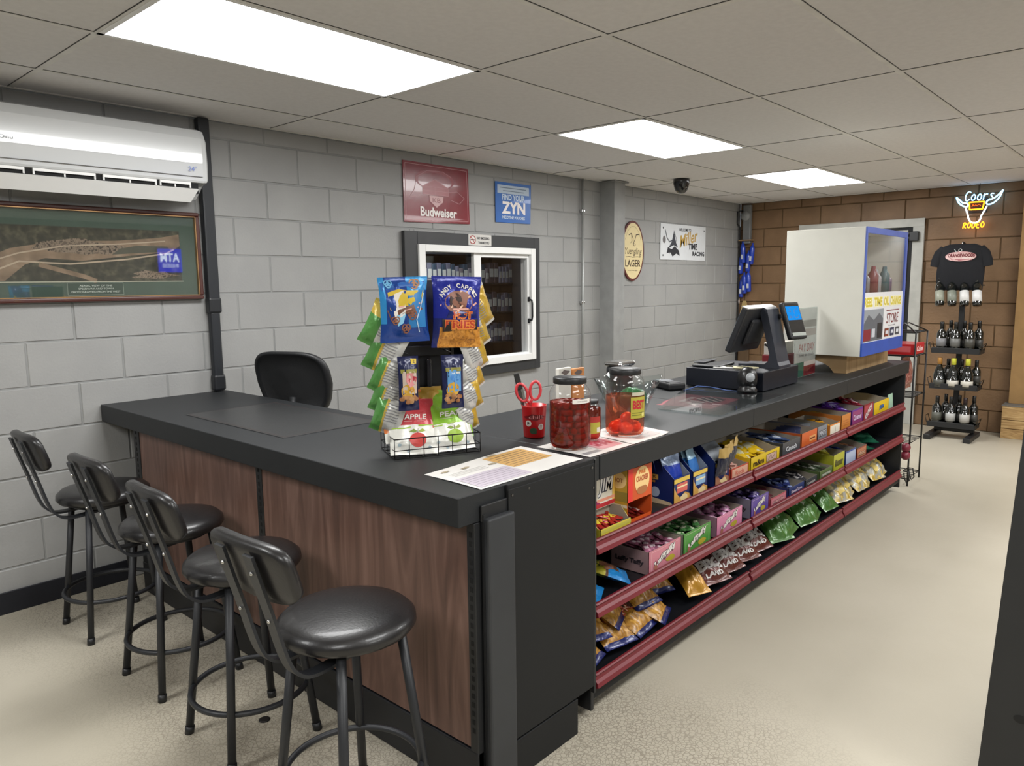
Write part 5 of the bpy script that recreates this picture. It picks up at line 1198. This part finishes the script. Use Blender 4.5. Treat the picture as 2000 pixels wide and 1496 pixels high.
def taffy(x0, x1, col, side, lb, packs, clb, extra=0, txt='Laffy Taffy'):
    def art(g, w, h):
        g.line([(-w*.42, h*.1), (w*.42, h*.1), (w*.42, h*.92), (-w*.42, h*.92)], .001, ink('e8d0d0'), closed=True)
        for i, wd in enumerate(txt.split(' ')):
            x = w*(-.12+.24*i); z = h*(.48+.18*i); g.text(wd, x, z, w*.44, h*.36, ink('201c1e'), rot=.35, bold=.12); g.text(wd, x, z, w*.42, h*.32, ink('e8e2dc'), rot=.35, bold=.05)
        g.poly(rough_ell(w*.16, h*.3, w*.14, h*.13, 12, .2), ink('b9a83a')); g.poly(rough_ell(-w*.3, h*.22, w*.06, h*.12, 8, .2), ink('a86a5a'))
    def sa(g, d, h): g.text('Laffy Taffy', 0, h*.45, d*.75, h*.28, ink('3a3236'), bold=.06)
    carton('taffy_carton', x0, x1, Z2, .088, .088, .165, col, lb, 'carton', art, side=side, content=('heap', 30, (.05, .03, .014, packs[0], packs[1]), .075, clb[0], clb[1]), sideart=sa)
taffy(1.216, 1.452, 'c97f8c', '9a7c7c', 'first pink taffy carton on the middle shelf, nearest the corner', ('b06a86', 'e0c8d0'), ('taffies in the first pink carton', 'pink wrapped taffy in the pink carton nearest the corner'))
taffy(1.466, 1.695, '4f9440', '8d8f80', 'green taffy carton between the two pink ones on the middle shelf', ('4f8a4a', 'c8d0b0'), ('taffies in the green carton', 'green wrapped taffy in the green carton'))
taffy(1.742, 1.985, 'cf7fa2', '8c6c7a', 'second pink taffy carton, right of the green one on the middle shelf', ('b878a0', 'd8b8c8'), ('taffies in the second pink carton', 'pink wrapped taffy in the pink carton right of the green one'))
taffy(2.07, 2.262, '5a4496', '7c7686', 'purple taffy carton right of the second pink one on the middle shelf', ('4a3a7c', '9c90b8'), ('taffies in the purple carton', 'purple wrapped taffy in the purple carton'))
low = lambda x0, x1, hf, hb, col, lb, txt, tc, pc, g_, cl, d=.26, bg=None, n=13, **k: carton('candy_carton', x0, x1, Z2, hf, hb, d, col, lb, 'carton', A(txt, tc, bg=bg), content=('heap', n, (.11, .035, .013, pc[0], pc[1]), hf*.95, g_, cl), **k)
low(2.28, 2.472, .045, .05, 'b8505c', 'low rose red candy carton right of the purple one on the middle shelf', 'nerds', 'd8a0a0', ('6a3038', 'a06068'), 'candies in the rose red carton', 'dark red candy packet in the low rose red carton', bg='c8808a')
low(2.50, 2.70, .048, .055, '2c3a6c', 'navy candy carton with pink spot on the middle shelf', 'SweeTarts', 'c8b8d0', ('2f3a70', '8a9cc8'), 'packets in the navy carton', 'navy and silver candy packet in the low navy carton')
low(2.715, 2.878, .045, .055, '3c3e42', 'low charcoal carton of dark wrapped licorice on the middle shelf', 'twist', 'b0aca8', ('35343a', 'b8b4b4'), 'packets in the charcoal carton', 'black and grey candy packet in the low charcoal carton')
low(2.91, 3.105, .05, .06, '5c7040', 'olive green candy carton on the middle shelf left of the lime one', 'mints', 'c8ccb8', ('3c4a34', 'a8aca0'), 'packets in the olive carton', 'dark green candy packet in the olive green carton')
low(3.115, 3.298, .10, .10, 'a8a82c', 'tall lime yellow candy carton on the middle shelf', 'Sour', '5a5c1c', ('b0a830', 'd8d080'), 'packets in the lime carton', 'lime yellow candy packet in the tall lime yellow carton', d=.24, n=12)
low(3.31, 3.495, .085, .09, '2f4a92', 'blue candy carton right of the lime one on the middle shelf', None, 'c8c8c8', ('1f2c6c', '6a80b8'), 'packets in the blue carton', 'dark blue candy packet in the blue carton', bg='a8b4cc')
low(3.505, 3.69, .07, .09, '8a3a2a', 'red brown candy carton rightmost on the middle shelf', 'choc', 'd8b090', ('6a3a2a', 'a87858'), 'packets in the red brown carton', 'brown candy packet in the red brown carton', bg='b87858', n=5)
GB = foil('1f5c44'); GB2 = foil('4f9a78')
bagset([(TR(3.76, YF+.05, Z2+.02) @ RZ(-.5) @ RX(rad(-82)), 'dark green candy bag lying flat right of the red brown carton'), (TR(3.80, YF+.14, Z2+.022) @ RZ(.6) @ RX(rad(-78)), 'dark green candy bag lying behind the first green bag'), (TR(3.98, YF+.1, Z2+.02) @ RZ(-.9) @ RX(rad(-82)), 'dark green candy bag farthest right on the middle shelf')],
       lambda i: bag_mesh(.13, .19, .03, lambda a, b: GB2 if .35 < b < .6 else GB, None, 130, 10, 14), 'candy_bag', 'candy bag', 'green candy bags at the right of the middle shelf')
tag(BED.build('candy_filling'), 'lower layers of wrapped candy filling the cartons on the two upper shelves', 'candy', kind='stuff')
# --- bottom shelf bags
NB2 = foil('15205c'); GOLD2 = foil('b8862a'); FRY2 = ramp_mat('fried_snack_print', [(.3, '6b4414'), (.5, 'a8782c'), (.72, 'cfa04c')], nscale=48, detail=4, rough=.3, distort=1.2)
def fry_mesh(i):
    def art(g):
        g.poly([(-.066, .088), (.066, .092), (.066, .165), (-.066, .16)], ink('3c1c14')); g.line([(-.066, .085), (.066, .089)], .004, ink('d8c8a0'))
        g.text('HOT', 0, .145, .09, .024, ink('d8b0a0'), bold=.04); g.text('FRIES', 0, .11, .115, .034, ink('b0402c'), bold=.06); g.text('FRIES', 0, .111, .11, .028, ink('e0c0a0'), bold=.0)
    return bag_mesh(.155, .215, .06, lambda a, b: NB2 if b < .09 or b > .93 else FRY2, art, 150+i, 14, 20, wr=.004)
def bm(x, dy, dz, yaw, tilt): return TR(x, YF+dy, Z0_+dz) @ RZ(rad(yaw)) @ RX(rad(-tilt))
fl = [(bm(.915, .035, .03, 14, 66), 'gold hot fries bag at the left end of the bottom shelf, front row'), (bm(1.075, .04, .032, -12, 64), 'gold hot fries bag second from the left in the front row of the bottom shelf'), (bm(1.24, .035, .03, 8, 66), 'gold hot fries bag third from the left in the front row of the bottom shelf'), (bm(1.385, .04, .03, 22, 68), 'gold hot fries bag at the right end of the front row of fries'),
      (bm(.95, .075, .08, -18, 60), 'gold hot fries bag lying on the leftmost fries bags'), (bm(1.14, .085, .085, 24, 58), 'gold hot fries bag on top of the pile, above the second front bag'), (bm(1.32, .08, .083, -6, 60), 'gold hot fries bag on top of the pile, above the third front bag'), (bm(1.46, .12, .075, -20, 58), 'gold hot fries bag on top at the right end of the pile')]
bagset(fl, fry_mesh, 'fries_bag', 'snack bag', 'gold hot fries bags on the bottom shelf')
def gold_art(g): g.text('TWIST', 0, .15, .08, .03, ink('4a2c10'), bold=.05); g.line([(-.05, .12), (.0, .10), (.05, .12)], .004, ink('3a2410'))
tag(bag_mesh(.12, .20, .055, lambda a, b: GOLD2, gold_art, 170, 14, 18, wr=.004).build('snack_bag', M=bm(1.64, .04, .035, -22, 58)), 'single small gold snack bag between the fries and the maroon chip bags', 'snack bag')
MAR = foil('3e120e'); MAR2 = foil('581f14')
def bbq_mesh(i):
    def art(g):
        g.text('BBQ', 0, .078, .145, .055, ink('c9c6c4'), bold=.06); g.text('LAND', .0, .036, .11, .018, ink('d0cecb'), bold=.04); g.text('BBQ', 0, .15, .10, .03, ink('c9c6c4'), bold=.05)
    return bag_mesh(.175, .215, .06, lambda a, b: MAR2 if b < .3 else MAR, art, 180+i, 14, 20, wr=.004)
bagset([(bm(1.80+.165*k, .04+.006*k, .035, -14+5*(k % 2), 56), lb) for k, lb in enumerate(('maroon barbecue chip bag beside the single gold bag', 'maroon barbecue chip bag second from the gold bag', 'maroon barbecue chip bag third from the gold bag', 'maroon barbecue chip bag next to the green chip bags'))], bbq_mesh, 'chip_bag', 'chip bag', 'maroon barbecue chip bags on the bottom shelf')
GR3 = foil('43702f'); OLV2 = foil('7c7c34')
def gr_mesh(i):
    def art(g): g.poly([(-.07, .10), (.07, .11), (.07, .15), (-.07, .145)], ink('9aa090')); g.text('ONION', 0, .127, .10, .022, ink('3a4a34'), bold=.03); g.ell(0, .17, .04, .02, ink('a8a870'))
    return bag_mesh(.165, .21, .065, lambda a, b: GR3 if b < .55 else OLV2, art, 200+i, 14, 20, wr=.005)
bagset([(bm(2.48+.17*k, .035+.012*(k % 2), .035, (-18, 8, -10, 14, -6)[k], 56), lb) for k, lb in enumerate(('green chip bag next to the maroon bags', 'green chip bag second from the maroon bags', 'green chip bag in the middle of the green bags', 'green chip bag second from the yellow bags', 'green chip bag next to the yellow bags'))], gr_mesh, 'chip_bag', 'chip bag', 'green chip bags on the bottom shelf')
YL3 = foil('b8983a'); GY3 = foil('a8a69a'); YL4 = ramp_mat('chip_print', [(.35, '8a7a4a'), (.5, 'c9b060'), (.65, 'dcd0a8')], nscale=30, detail=4, rough=.3)
def yl_mesh(i):
    def art(g): g.poly(rough_ell(0, .15, .05, .025, 14, .2), ink('b9b4a8')); g.text('CHIPS', 0, .15, .07, .02, ink('4a4438'), bold=.03); g.poly(rough_ell(.01, .07, .04, .03, 12, .2), ink('d8bf6a'))
    return bag_mesh(.165, .21, .065, lambda a, b: (YL3, YL4, GY3, YL4)[int(2.0+1.6*math.sin(9*a+7*b+i)*math.cos(8*b-5*a)+b) % 4], art, 220+i, 14, 20, wr=.006)
bagset([(bm(3.36+.16*k, .03+.014*(k % 2), .035, (-14, 10, -4, 16, -12, 6)[k], 55), lb) for k, lb in enumerate(('yellow chip bag next to the green bags', 'yellow chip bag second from the green bags', 'yellow chip bag third from the green bags', 'yellow chip bag third from the shelf end', 'yellow chip bag second from the shelf end', 'yellow chip bag at the far end of the bottom shelf'))], yl_mesh, 'chip_bag', 'chip bag', 'yellow chip bags on the bottom shelf')

# ================================================================== FAR END OF THE ROOM
# door in the brown wall
t = thing('door_1', None, None, (7.0-.008, -1.27, 0)); struct(t)
DW = mat('b4b4ae', .45, name='off_white_door_paint')
m_ = MB(); m_.box(-.03, .0, -.60, -.50, 0, 1.99, DW, b=.004); m_.box(-.03, .0, .50, .60, 0, 1.99, DW, b=.004); m_.box(-.031, .0, -.60, .60, 1.915, 1.995, DW, b=.004); m_.build('door_frame', t)
m_ = MB(); m_.box(-.012, .0, -.5, .5, 0, 1.915, mat('17181a', .7)); m_.box(-.028, -.012, -.46, .49, .01, 1.89, DW, b=.003); m_.box(-.036, -.028, -.46, -.40, .75, 1.80, mat('c9c9c4', .5)); m_.build('door_leaf', t)
m_ = MB(); m_.box(-.07, -.03, -.56, -.48, 1.78, 1.87, BLACKM, b=.006); m_.bar((-.05, -.5, 1.86), (-.06, -.2, 1.83), .02, .02, BLACKM); m_.bar((-.05, -.52, 1.80), (-.05, -.3, 1.86), .015, .015, BLACKM); m_.build('door_closer', t)
# neon sign
t = thing('neon_sign', 'lit white, blue and orange bull skull neon sign on the brown wall', 'neon sign', (6.93, -2.31, 2.03))
def nl(u, v): return (0, -(u-560)*.00152, (220-v)*.00172)
NB_ = emis('8fd0ff', 5, 'blue_neon'); NW = emis('eaf4ff', 5, 'white_neon'); NO = emis('ff9a1c', 5, 'orange_neon'); NR = emis('d85a1c', 2.2, 'amber_neon')
def smooth(P, n=3):
    for _ in range(n):
        Q = [P[0]]
        for a, b in zip(P[:-1], P[1:]): Q += [tuple(.75*x+.25*y for x, y in zip(a, b)), tuple(.25*x+.75*y for x, y in zip(a, b))]
        P = Q+[P[-1]]
    return P
def neon(nm, lines, m, r=.006, off=0, closed=()):
    mb = MB()
    for i, l in enumerate(lines): mb.tube([(off, q[1], q[2]) for q in smooth([nl(*p) for p in l], 2)], r, m, 8)
    mb.build(nm, t)
neon('horn_tube', [[(440, 145), (452, 175), (480, 195), (505, 200), (502, 178), (475, 178), (458, 160), (440, 145)], [(678, 123), (664, 160), (635, 188), (600, 196), (598, 172), (630, 166), (655, 148), (678, 123)]], NB_)
neon('skull_tube', [[(492, 200), (500, 225), (508, 245), (512, 265), (528, 282), (556, 284), (572, 270), (576, 248), (590, 225), (602, 200)]], NW)
def letters(word, x0, y0, w, h, skew=0):
    F = {'C': [[(1, .15), (.6, 0), (.15, .2), (0, .55), (.2, .95), (.7, 1), (1, .8)]], 'o': [[(.5, .35), (.1, .5), (.1, .85), (.5, 1), (.9, .85), (.9, .5), (.5, .35)]], 'r': [[(.1, .35), (.15, 1)], [(.15, .6), (.5, .38), (.9, .42)]], 's': [[(.9, .42), (.4, .35), (.2, .55), (.8, .75), (.75, .98), (.1, .95)]],
         'R': [[(.1, 1), (.1, 0), (.8, .1), (.8, .4), (.1, .5), (.9, 1)]], 'O': [[(.5, 0), (.05, .3), (.05, .7), (.5, 1), (.95, .7), (.95, .3), (.5, 0)]], 'D': [[(.1, 0), (.1, 1), (.6, .95), (.95, .6), (.9, .3), (.6, .05), (.1, 0)]], 'E': [[(.9, 0), (.1, 0), (.1, 1), (.9, 1)], [(.1, .5), (.75, .5)]]}
    out = []
    for i, c in enumerate(word):
        for l in F[c]: out.append([(x0+(i+x*.78)*w+skew*(1-y), y0+y*h) for x, y in l])
    return out
neon('script_tube', letters('Coors', 484, 118, 31, 50, 8), NB_, .0045)
neon('box_tube', [[(510, 176), (588, 176), (588, 176), (580, 214), (580, 214), (514, 214), (514, 214), (510, 176), (510, 176)]], NO, .0055); 
m_ = MB(); m_.box(.0, .004, -.03, .075, .015, .07, mat('5a2a10', .5)); m_.build('box_backing', t)
neon('small_script_tube', [[(525, 200), (530, 185), (535, 200), (545, 188), (550, 200), (560, 186), (570, 198)]], NR, .003)
neon('lower_word_tube', letters('RODEO', 483, 280, 23, 30, 3), NO, .0045)
m_ = MB(); m_.tube([nl(560, 118), (0.0, -.0, .24)], .002, WR, 6); m_.tube([(.055, .1, .05), (0, .1, .05)], .004, GLASS, 6); m_.box(.02, .045, -.06, .08, -.02, .12, mat('1a1512', .6), b=.004); m_.box(.045, .064, -.02, .02, .04, .06, BLACKM); m_.build('mounting_frame', t)
# T-shirt on hanger above the wine rack
t = thing('t_shirt', 'black short sleeved T-shirt with a pale pink oval print above the wine rack', 'T-shirt', (6.505, -2.285, 1.718))
TS = mat('0b0d14', .85, bump=.3, bscale=200, name='black_cotton'); m_ = MB()
def shirt(a, b):
    an = 2*PI*a; z = -.40*b; w = .155+.030*math.sin(min(1, b*1.3)*PI*.5)-.03*max(0, b-.6); d = .045+.02*math.sin(b*PI)
    if b < .08: w *= .62+.38*(b/.08)**.6; d *= .35+.65*b/.08
    f_ = .006*math.sin(an*7+b*3)*b
    c, s_ = math.cos(an), math.sin(an); return Vector((math.copysign(abs(s_)**.8, s_)*(d+f_), math.copysign(abs(c)**.6, c)*(w+f_), z))
m_.grid(shirt, 48, 24, TS); m_.build('body', t)
for s_ in (-1, 1):
    m_ = MB(); P = [Vector((0, s_*.125, -.045)), Vector((0, s_*.16, -.09)), Vector((0, s_*.183, -.15)), Vector((0, s_*.192, -.195))]; vs = []; fs = []
    for i, p in enumerate(P):
        dr = (P[min(i+1, 3)]-P[max(i-1, 0)]).normalized(); n_ = Vector((0, -dr.z, dr.y)); rr = (.05, .058, .055, .05)[i]
        for k in range(16): a = 2*PI*k/16; vs.append(p+n_*rr*math.cos(a)+Vector((1, 0, 0))*.035*math.sin(a))
    for i in range(3):
        for k in range(16): fs.append([i*16+k, i*16+(k+1) % 16, (i+1)*16+(k+1) % 16, (i+1)*16+k])
    m_.add(vs, fs, TS, True); m_.build('sleeve', t)
def chest(u, v, o):
    b = max(.08, -v/.40); w = .155+.030*math.sin(min(1, b*1.3)*PI*.5); d = .045+.02*math.sin(b*PI); c_ = min(.98, abs(u)/w)**(1/.6)
    return Vector((-(d+.003)*(1-c_*c_)**.4-.005-o, -u, v))
m_ = MB(); g = G(m_, chest, step=.0006, sub=6)
g.ell(.005, -.108, .118, .042, ink('c79a9a'), n=40); g.ell(.005, -.112, .112, .034, ink('d8b8b4'), n=40); g.poly([(-.08, -.12), (.1, -.13), (.09, -.14), (.0, -.145), (-.06, -.138)], ink('a86a70')); g.text('ORANGEWOODS', .01, -.099, .205, .032, ink('6c1a22'), bold=.05); g.text('SPEEDWAY', .06, -.122, .08, .012, ink('f0e8e4'), bold=.02); g.line([(-.03, -.07), (-.045, -.045)], .005, ink('b9c9c4')); g.line([(.0+.012*math.cos(a*.6), -.055+.012*math.sin(a*.6)) for a in range(11)], .004, ink('e0e4e0'))
m_.build('chest_print', t)
m_ = MB(); m_.tube([(0, 0, -.02), (0, 0, .01), (.01, 0, .02)], .003, CHROME, 6); m_.build('hanger', t)
# wine rack
t = thing('wine_rack', 'black metal wine rack with three trays and two floor feet', 'wine rack', (6.52, -2.30, 0))
m_ = MB(); m_.box(.06, .085, -.022, .022, .075, 1.715, BLACKM, b=.004); m_.bar((.07, 0, 1.71), (-.02, 0.01, 1.735), .01, .01, BLACKM); m_.build('pole', t)
for y in (-.155, .155): m_ = MB(); m_.box(-.22, .2, y-.028, y+.028, .0, .045, BLACKM, b=.006); m_.build('foot', t)
m_ = MB(); m_.box(.05, .09, -.16, .16, .045, .075, BLACKM, b=.004); m_.build('cross_bar', t)
TRZ = [.10, .445, .765]
for z in TRZ:
    m_ = MB(); m_.box(-.09, .1, -.185, .185, z, z+.012, BLACKM, b=.003); m_.box(-.1, -.09, -.185, .185, z, z+.05, BLACKM, b=.003); m_.box(-.09, .1, -.19, -.183, z, z+.04, BLACKM, b=.002); m_.box(-.09, .1, .183, .19, z, z+.04, BLACKM, b=.002)
    for s_ in (-1, 1): m_.tube([(-.07, s_*.195, z+.03), (-.07, s_*.21, z+.09), (.04, s_*.21, z+.09), (.04, s_*.195, z+.03)], .003, WR, 6)
    m_.build('tray', t)
m_ = MB()
for k in range(4): y = .145-.095*k; m_.tube([(.06, y+.0, 1.36), (.0, y, 1.35), (-.07, y, 1.28)], .004, WR, 6)
m_.tube([(.07, -.16, 1.36), (.07, .16, 1.36)], .006, WR, 6); m_.build('bottle_holder', t)
GLB = mat('0c0f0d', .08, coat=1., name='dark_bottle_glass')
def wine(lab, capc, R=.034, h=.275, lz=(.06, .13), squat=False):
    LB_ = ink(lab); CP = mat(capc, .35); pr = [(.001, 0), (R*.9, 0), (R, .006), (R, lz[0]), (R, lz[0]+.0001), (R+.0004, lz[0]+.0002), (R+.0004, lz[1]), (R, lz[1]+.0001), (R, h*.6), (R*.85, h*.67), (R*.45, h*.74), (R*.38, h*.78), (R*.42, h*.781), (R*.42, h*.99), (R*.36, h), (.001, h)]
    if squat: pr = [(.001, 0), (R*.9, 0), (R, .006), (R, lz[0]), (R, lz[0]+.0001), (R+.0004, lz[0]+.0002), (R+.0004, lz[1]), (R, lz[1]+.0001), (R, h*.42), (R*.75, h*.6), (R*.42, h*.72), (R*.36, h*.78), (R*.42, h*.781), (R*.42, h*.99), (R*.36, h), (.001, h)]
    mats = [GLB, GLB, GLB, GLB, GLB, LB_, GLB, GLB, GLB, GLB, GLB, CP, CP, CP, CP]
    return MB().lathe(pr, GLB, 24, mats=mats, cap=False)
rows = [('lowest tray', TRZ[0], [('55564f', '141414', 0), ('a8a8a6', '141414', 0), ('b4b2ae', '241418', 0)], 'plain black capped wine bottles'),
        ('middle tray', TRZ[1], [('4a4a44', 'a87838', 1), ('c4c0b6', 'c8c840', 1), ('c4c0b6', 'c8c840', 1)], 'round shouldered bottles'),
        ('top tray', TRZ[2], [('77777a', '141414', 0), ('6a6a68', '141414', 0), ('45443f', '141414', 0)], 'wine bottles')]
for nm, z, sp, _ in rows:
    for k, (lc, cc, sq) in enumerate(sp):
        x_, y_ = 6.46, -2.18-.11*k
        o = wine(lc, cc, .047 if sq else .039, .265, (.02, .07) if sq else (.05, .12), bool(sq)).build('wine_bottle', loc=(x_, y_, z+.0125))
        tag(o, '%s bottle in the front of the %s of the wine rack' % (('left', 'middle', 'right')[k]+(' yellow capped' if cc == 'c8c840' else ' dark'), nm), 'wine bottle', 'wine bottles on the %s of the wine rack' % nm)
        if k < 3:
            o2 = wine('3c3c3a', '141414', .036, .275 if not sq else .25, (.05, .11), False).build('wine_bottle', loc=(6.55 if k != 1 else 6.535, y_-.05, z+.0125))
            tag(o2, 'dark bottle behind the %s front bottle on the %s of the wine rack' % (('left', 'middle', 'right')[k], nm), 'wine bottle', 'wine bottles on the %s of the wine rack' % nm)
for k in range(4):
    y = -2.155-.095*k; o = wine(('8f9284', '7a7f74', 'cfcfcd', 'd2d2d2')[k], '141414', .035, .29, (.03, .13)).build('wine_bottle', M=TR(6.38, y-.012, 1.19) @ RX(rad(-9)) @ RY(rad(24)))
    tag(o, '%s tilted wine bottle hanging just below the black T-shirt' % ('leftmost', 'second from left', 'second from right', 'rightmost')[k], 'wine bottle', 'tilted wine bottles on the top of the wine rack')
# wooden post and crate at the right edge
tag(MB().box(6.90, 6.985, -2.85, -2.655, 0.302, H-.015, mat('98774a', .6, bump=.4, bscale=60, name='pale_wood_post')).build('wooden_post'), 'pale wooden post against the brown wall at the far right', 'wooden post')
t = thing('wooden_crate', 'pale striped wooden crate on the floor at the far right below the post', 'crate', (6.85, -2.80, 0))
SL = ramp_mat('striped_pine', [(.3, '8a693f'), (.5, 'b08f5e'), (.7, 'c9ac7c')], scale=(1, 1, 7), nscale=4, detail=5, rough=.6, distort=1.5)
for k, (z0, z1_) in enumerate(((0.0, .085), (.09, .165), (.17, .29))): m_ = MB(); m_.box(-.08, -.065, -.17, .17, z0, z1_, SL, b=.002); m_.box(-.065, .12, .155, .17, z0, z1_, SL, b=.002); m_.build('slat', t)
m_ = MB(); m_.box(-.085, .125, -.175, .175, .29, .30, mat('6c6a66', .5)); m_.build('top_board', t)
# wall clutter in the far corner
t = thing('round_alarm', 'grey round alarm fixture high in the far corner with a black cable', 'alarm', (6.955, -.085, 2.13))
m_ = MB(); m_.lathe([(.001, 0), (.05, 0), (.055, .02), (.04, .035), (.001, .04)], mat('8d8f90', .4), 24, T=RY(rad(-90))); m_.box(-.02, .03, -.06, .03, -.3, .12, mat('77797a', .5), b=.01); m_.build('body', t)
m_ = MB(); m_.tube([(-.02, .03, .06), (-.05, .075, .05), (-.05, .075, -.08), (-.02, .06, -.12), (-.01, .06, -1.2), (-.01, .06, -1.98)], .008, DARK, 8); m_.build('cable', t)
tag(MB().box(-.05, .03, -.075, .075, 0, .012, mat('9c7f5c', .6), b=.002).build('wall_shelf', loc=(6.95, -.10, 1.86)), 'tiny wooden wall shelf in the far corner above the blue bottles', 'shelf')
BB2 = mat('1c3fb0', .3, coat=.5, name='bright_blue_plastic'); first = None
for k, (y, z, r) in enumerate(((-.035, 1.50, 4), (-.075, 1.62, -3), (-.12, 1.52, 2), (-.10, 1.28, -2), (-.05, 1.24, 3), (-.15, 1.30, -3), (-.155, 1.60, 4))):
    if first is None:
        m_ = MB(); m_.lathe([(.001, 0), (.02, 0), (.026, .01), (.027, .17), (.018, .2), (.01, .21), (.01, .235), (.001, .235)], BB2, 16, cap=False); m_.box(-.0275, -.0265, -.012, .012, .04, .09, mat('c8ccd8', .5)); first = m_.build('blue_bottle'); o = first
    else: o = first.copy(); COL.objects.link(o)
    o.location = (6.955-.02*(k % 2), y, z); o.rotation_euler = (rad(r), 0, 0)
    tag(o, 'slim bright blue bottle in the bunch hanging in the far corner', 'blue bottle', 'bunch of blue bottles in the far corner')
tag(MB().prism([(-.05, 0), (.05, 0), (.025, .12), (.015, .14), (-.015, .14), (-.025, .12)], 0, .012, mat('b39a66', .6), f=lambda u, v, d: (d, -u, v)).build('hang_tag', loc=(6.94, -.10, 1.06)), 'tan tapered cardboard piece hanging below the blue bottles', 'hanging tag')
tag(MB().lathe([(.001, 0), (.012, 0), (.014, .03), (.004, .08), (.001, .09)], mat('d8c8c0', .5), 12).build('small_bottle', loc=(6.95, -.025, 1.17)), 'tiny white bottle in the far corner beside the tan hanging piece', 'bottle')
tag(MB().box(-.02, .02, -.06, .06, 0, 1.04, mat('5a4630', .7), b=.004).build('leaning_board', loc=(6.96, -.10, .0)), 'narrow brown board standing in the far corner below the tan piece', 'board')
# wire rack behind the counter end
t = thing('wire_rack', 'tall black wire display rack just beyond the far end of the snack shelves', 'wire rack', (4.66, -2.30, 0))
m_ = MB()
for (x, y) in ((-.13, -.14), (.17, -.14), (.17, .17), (-.13, .17)): m_.tube([(x, y, .0), (x, y, 1.06)], .006, WR, 6)
m_.build('upright', t)
for z in (.05, .30, .62, .90, 1.06):
    m_ = MB(); m_.tube([(-.13, -.14, z), (.17, -.14, z), (.17, .17, z), (-.13, .17, z)], .0045, WR, 6, closed=True)
    for k in range(1, 6): m_.tube([(-.13+.05*k, -.14, z), (-.13+.05*k, .17, z)], .0025, WR, 6)
    m_.build('wire_shelf', t)
m_ = MB()
for x in (-.13, -.25): m_.tube([(x, -.14, .13), (x, -.17, .13), (x, -.18, .07), (x, -.165, .05), (x, -.15, .08), (x, -.145, .12)], .0045, WR, 6)
m_.tube([(-.13, -.14, .13), (-.25, -.14, .13)], .0045, WR, 6)
m_.build('front_hook', t)
m_ = MB()
for s_ in (0, 1): m_.tube([(-.13+.3*s_, -.14, 1.06), (-.05+.1*s_, -.05, 1.12), (.02, .02, 1.10)], .005, WR, 6)
m_.build('top_hoop', t)
mb = MB(); mb.box(-.12, .15, -.13, .12, 0, .075, mat('b01420', .35, coat=.3), b=.004); g = G(mb, planar((0.0, -.1305, 0), (1, 0, 0), (0, 0, 1))); g.text('Coles', .03, .038, .16, .035, ink('e8c8c8'), bold=.03, skew=.2); g = G(mb, planar((-.1205, 0, 0), (0, -1, 0), (0, 0, 1))); g.rect(-.11, .02, .11, .06, ink('c85a60'))
tag(mb.build('red_carton', loc=(4.66, -2.30, .907)), 'bright red lettered carton on the upper shelf of the wire rack', 'carton')
mb = bag_mesh(.2, .22, .06, lambda a, b: foil('8a5048') if (int(a*9)+int(b*11)) % 2 else foil('a8746a'), None, 300, 14, 16); tag(mb.build('pork_rind_bag', M=TR(4.70, -2.36, .66) @ RX(rad(-4))), 'pinkish speckled snack bag on the middle of the wire rack', 'snack bag')
mb = MB(); mb.sphere((0, 0, .03), .032, mat('7a2436', .4), 8); mb.sphere((0, 0, .085), .032, mat('7a2436', .4), 8)
tag(mb.build('red_tag', loc=(4.50, -2.425, .19)), 'dark red rounded tag hanging low on the wire rack', 'tag')
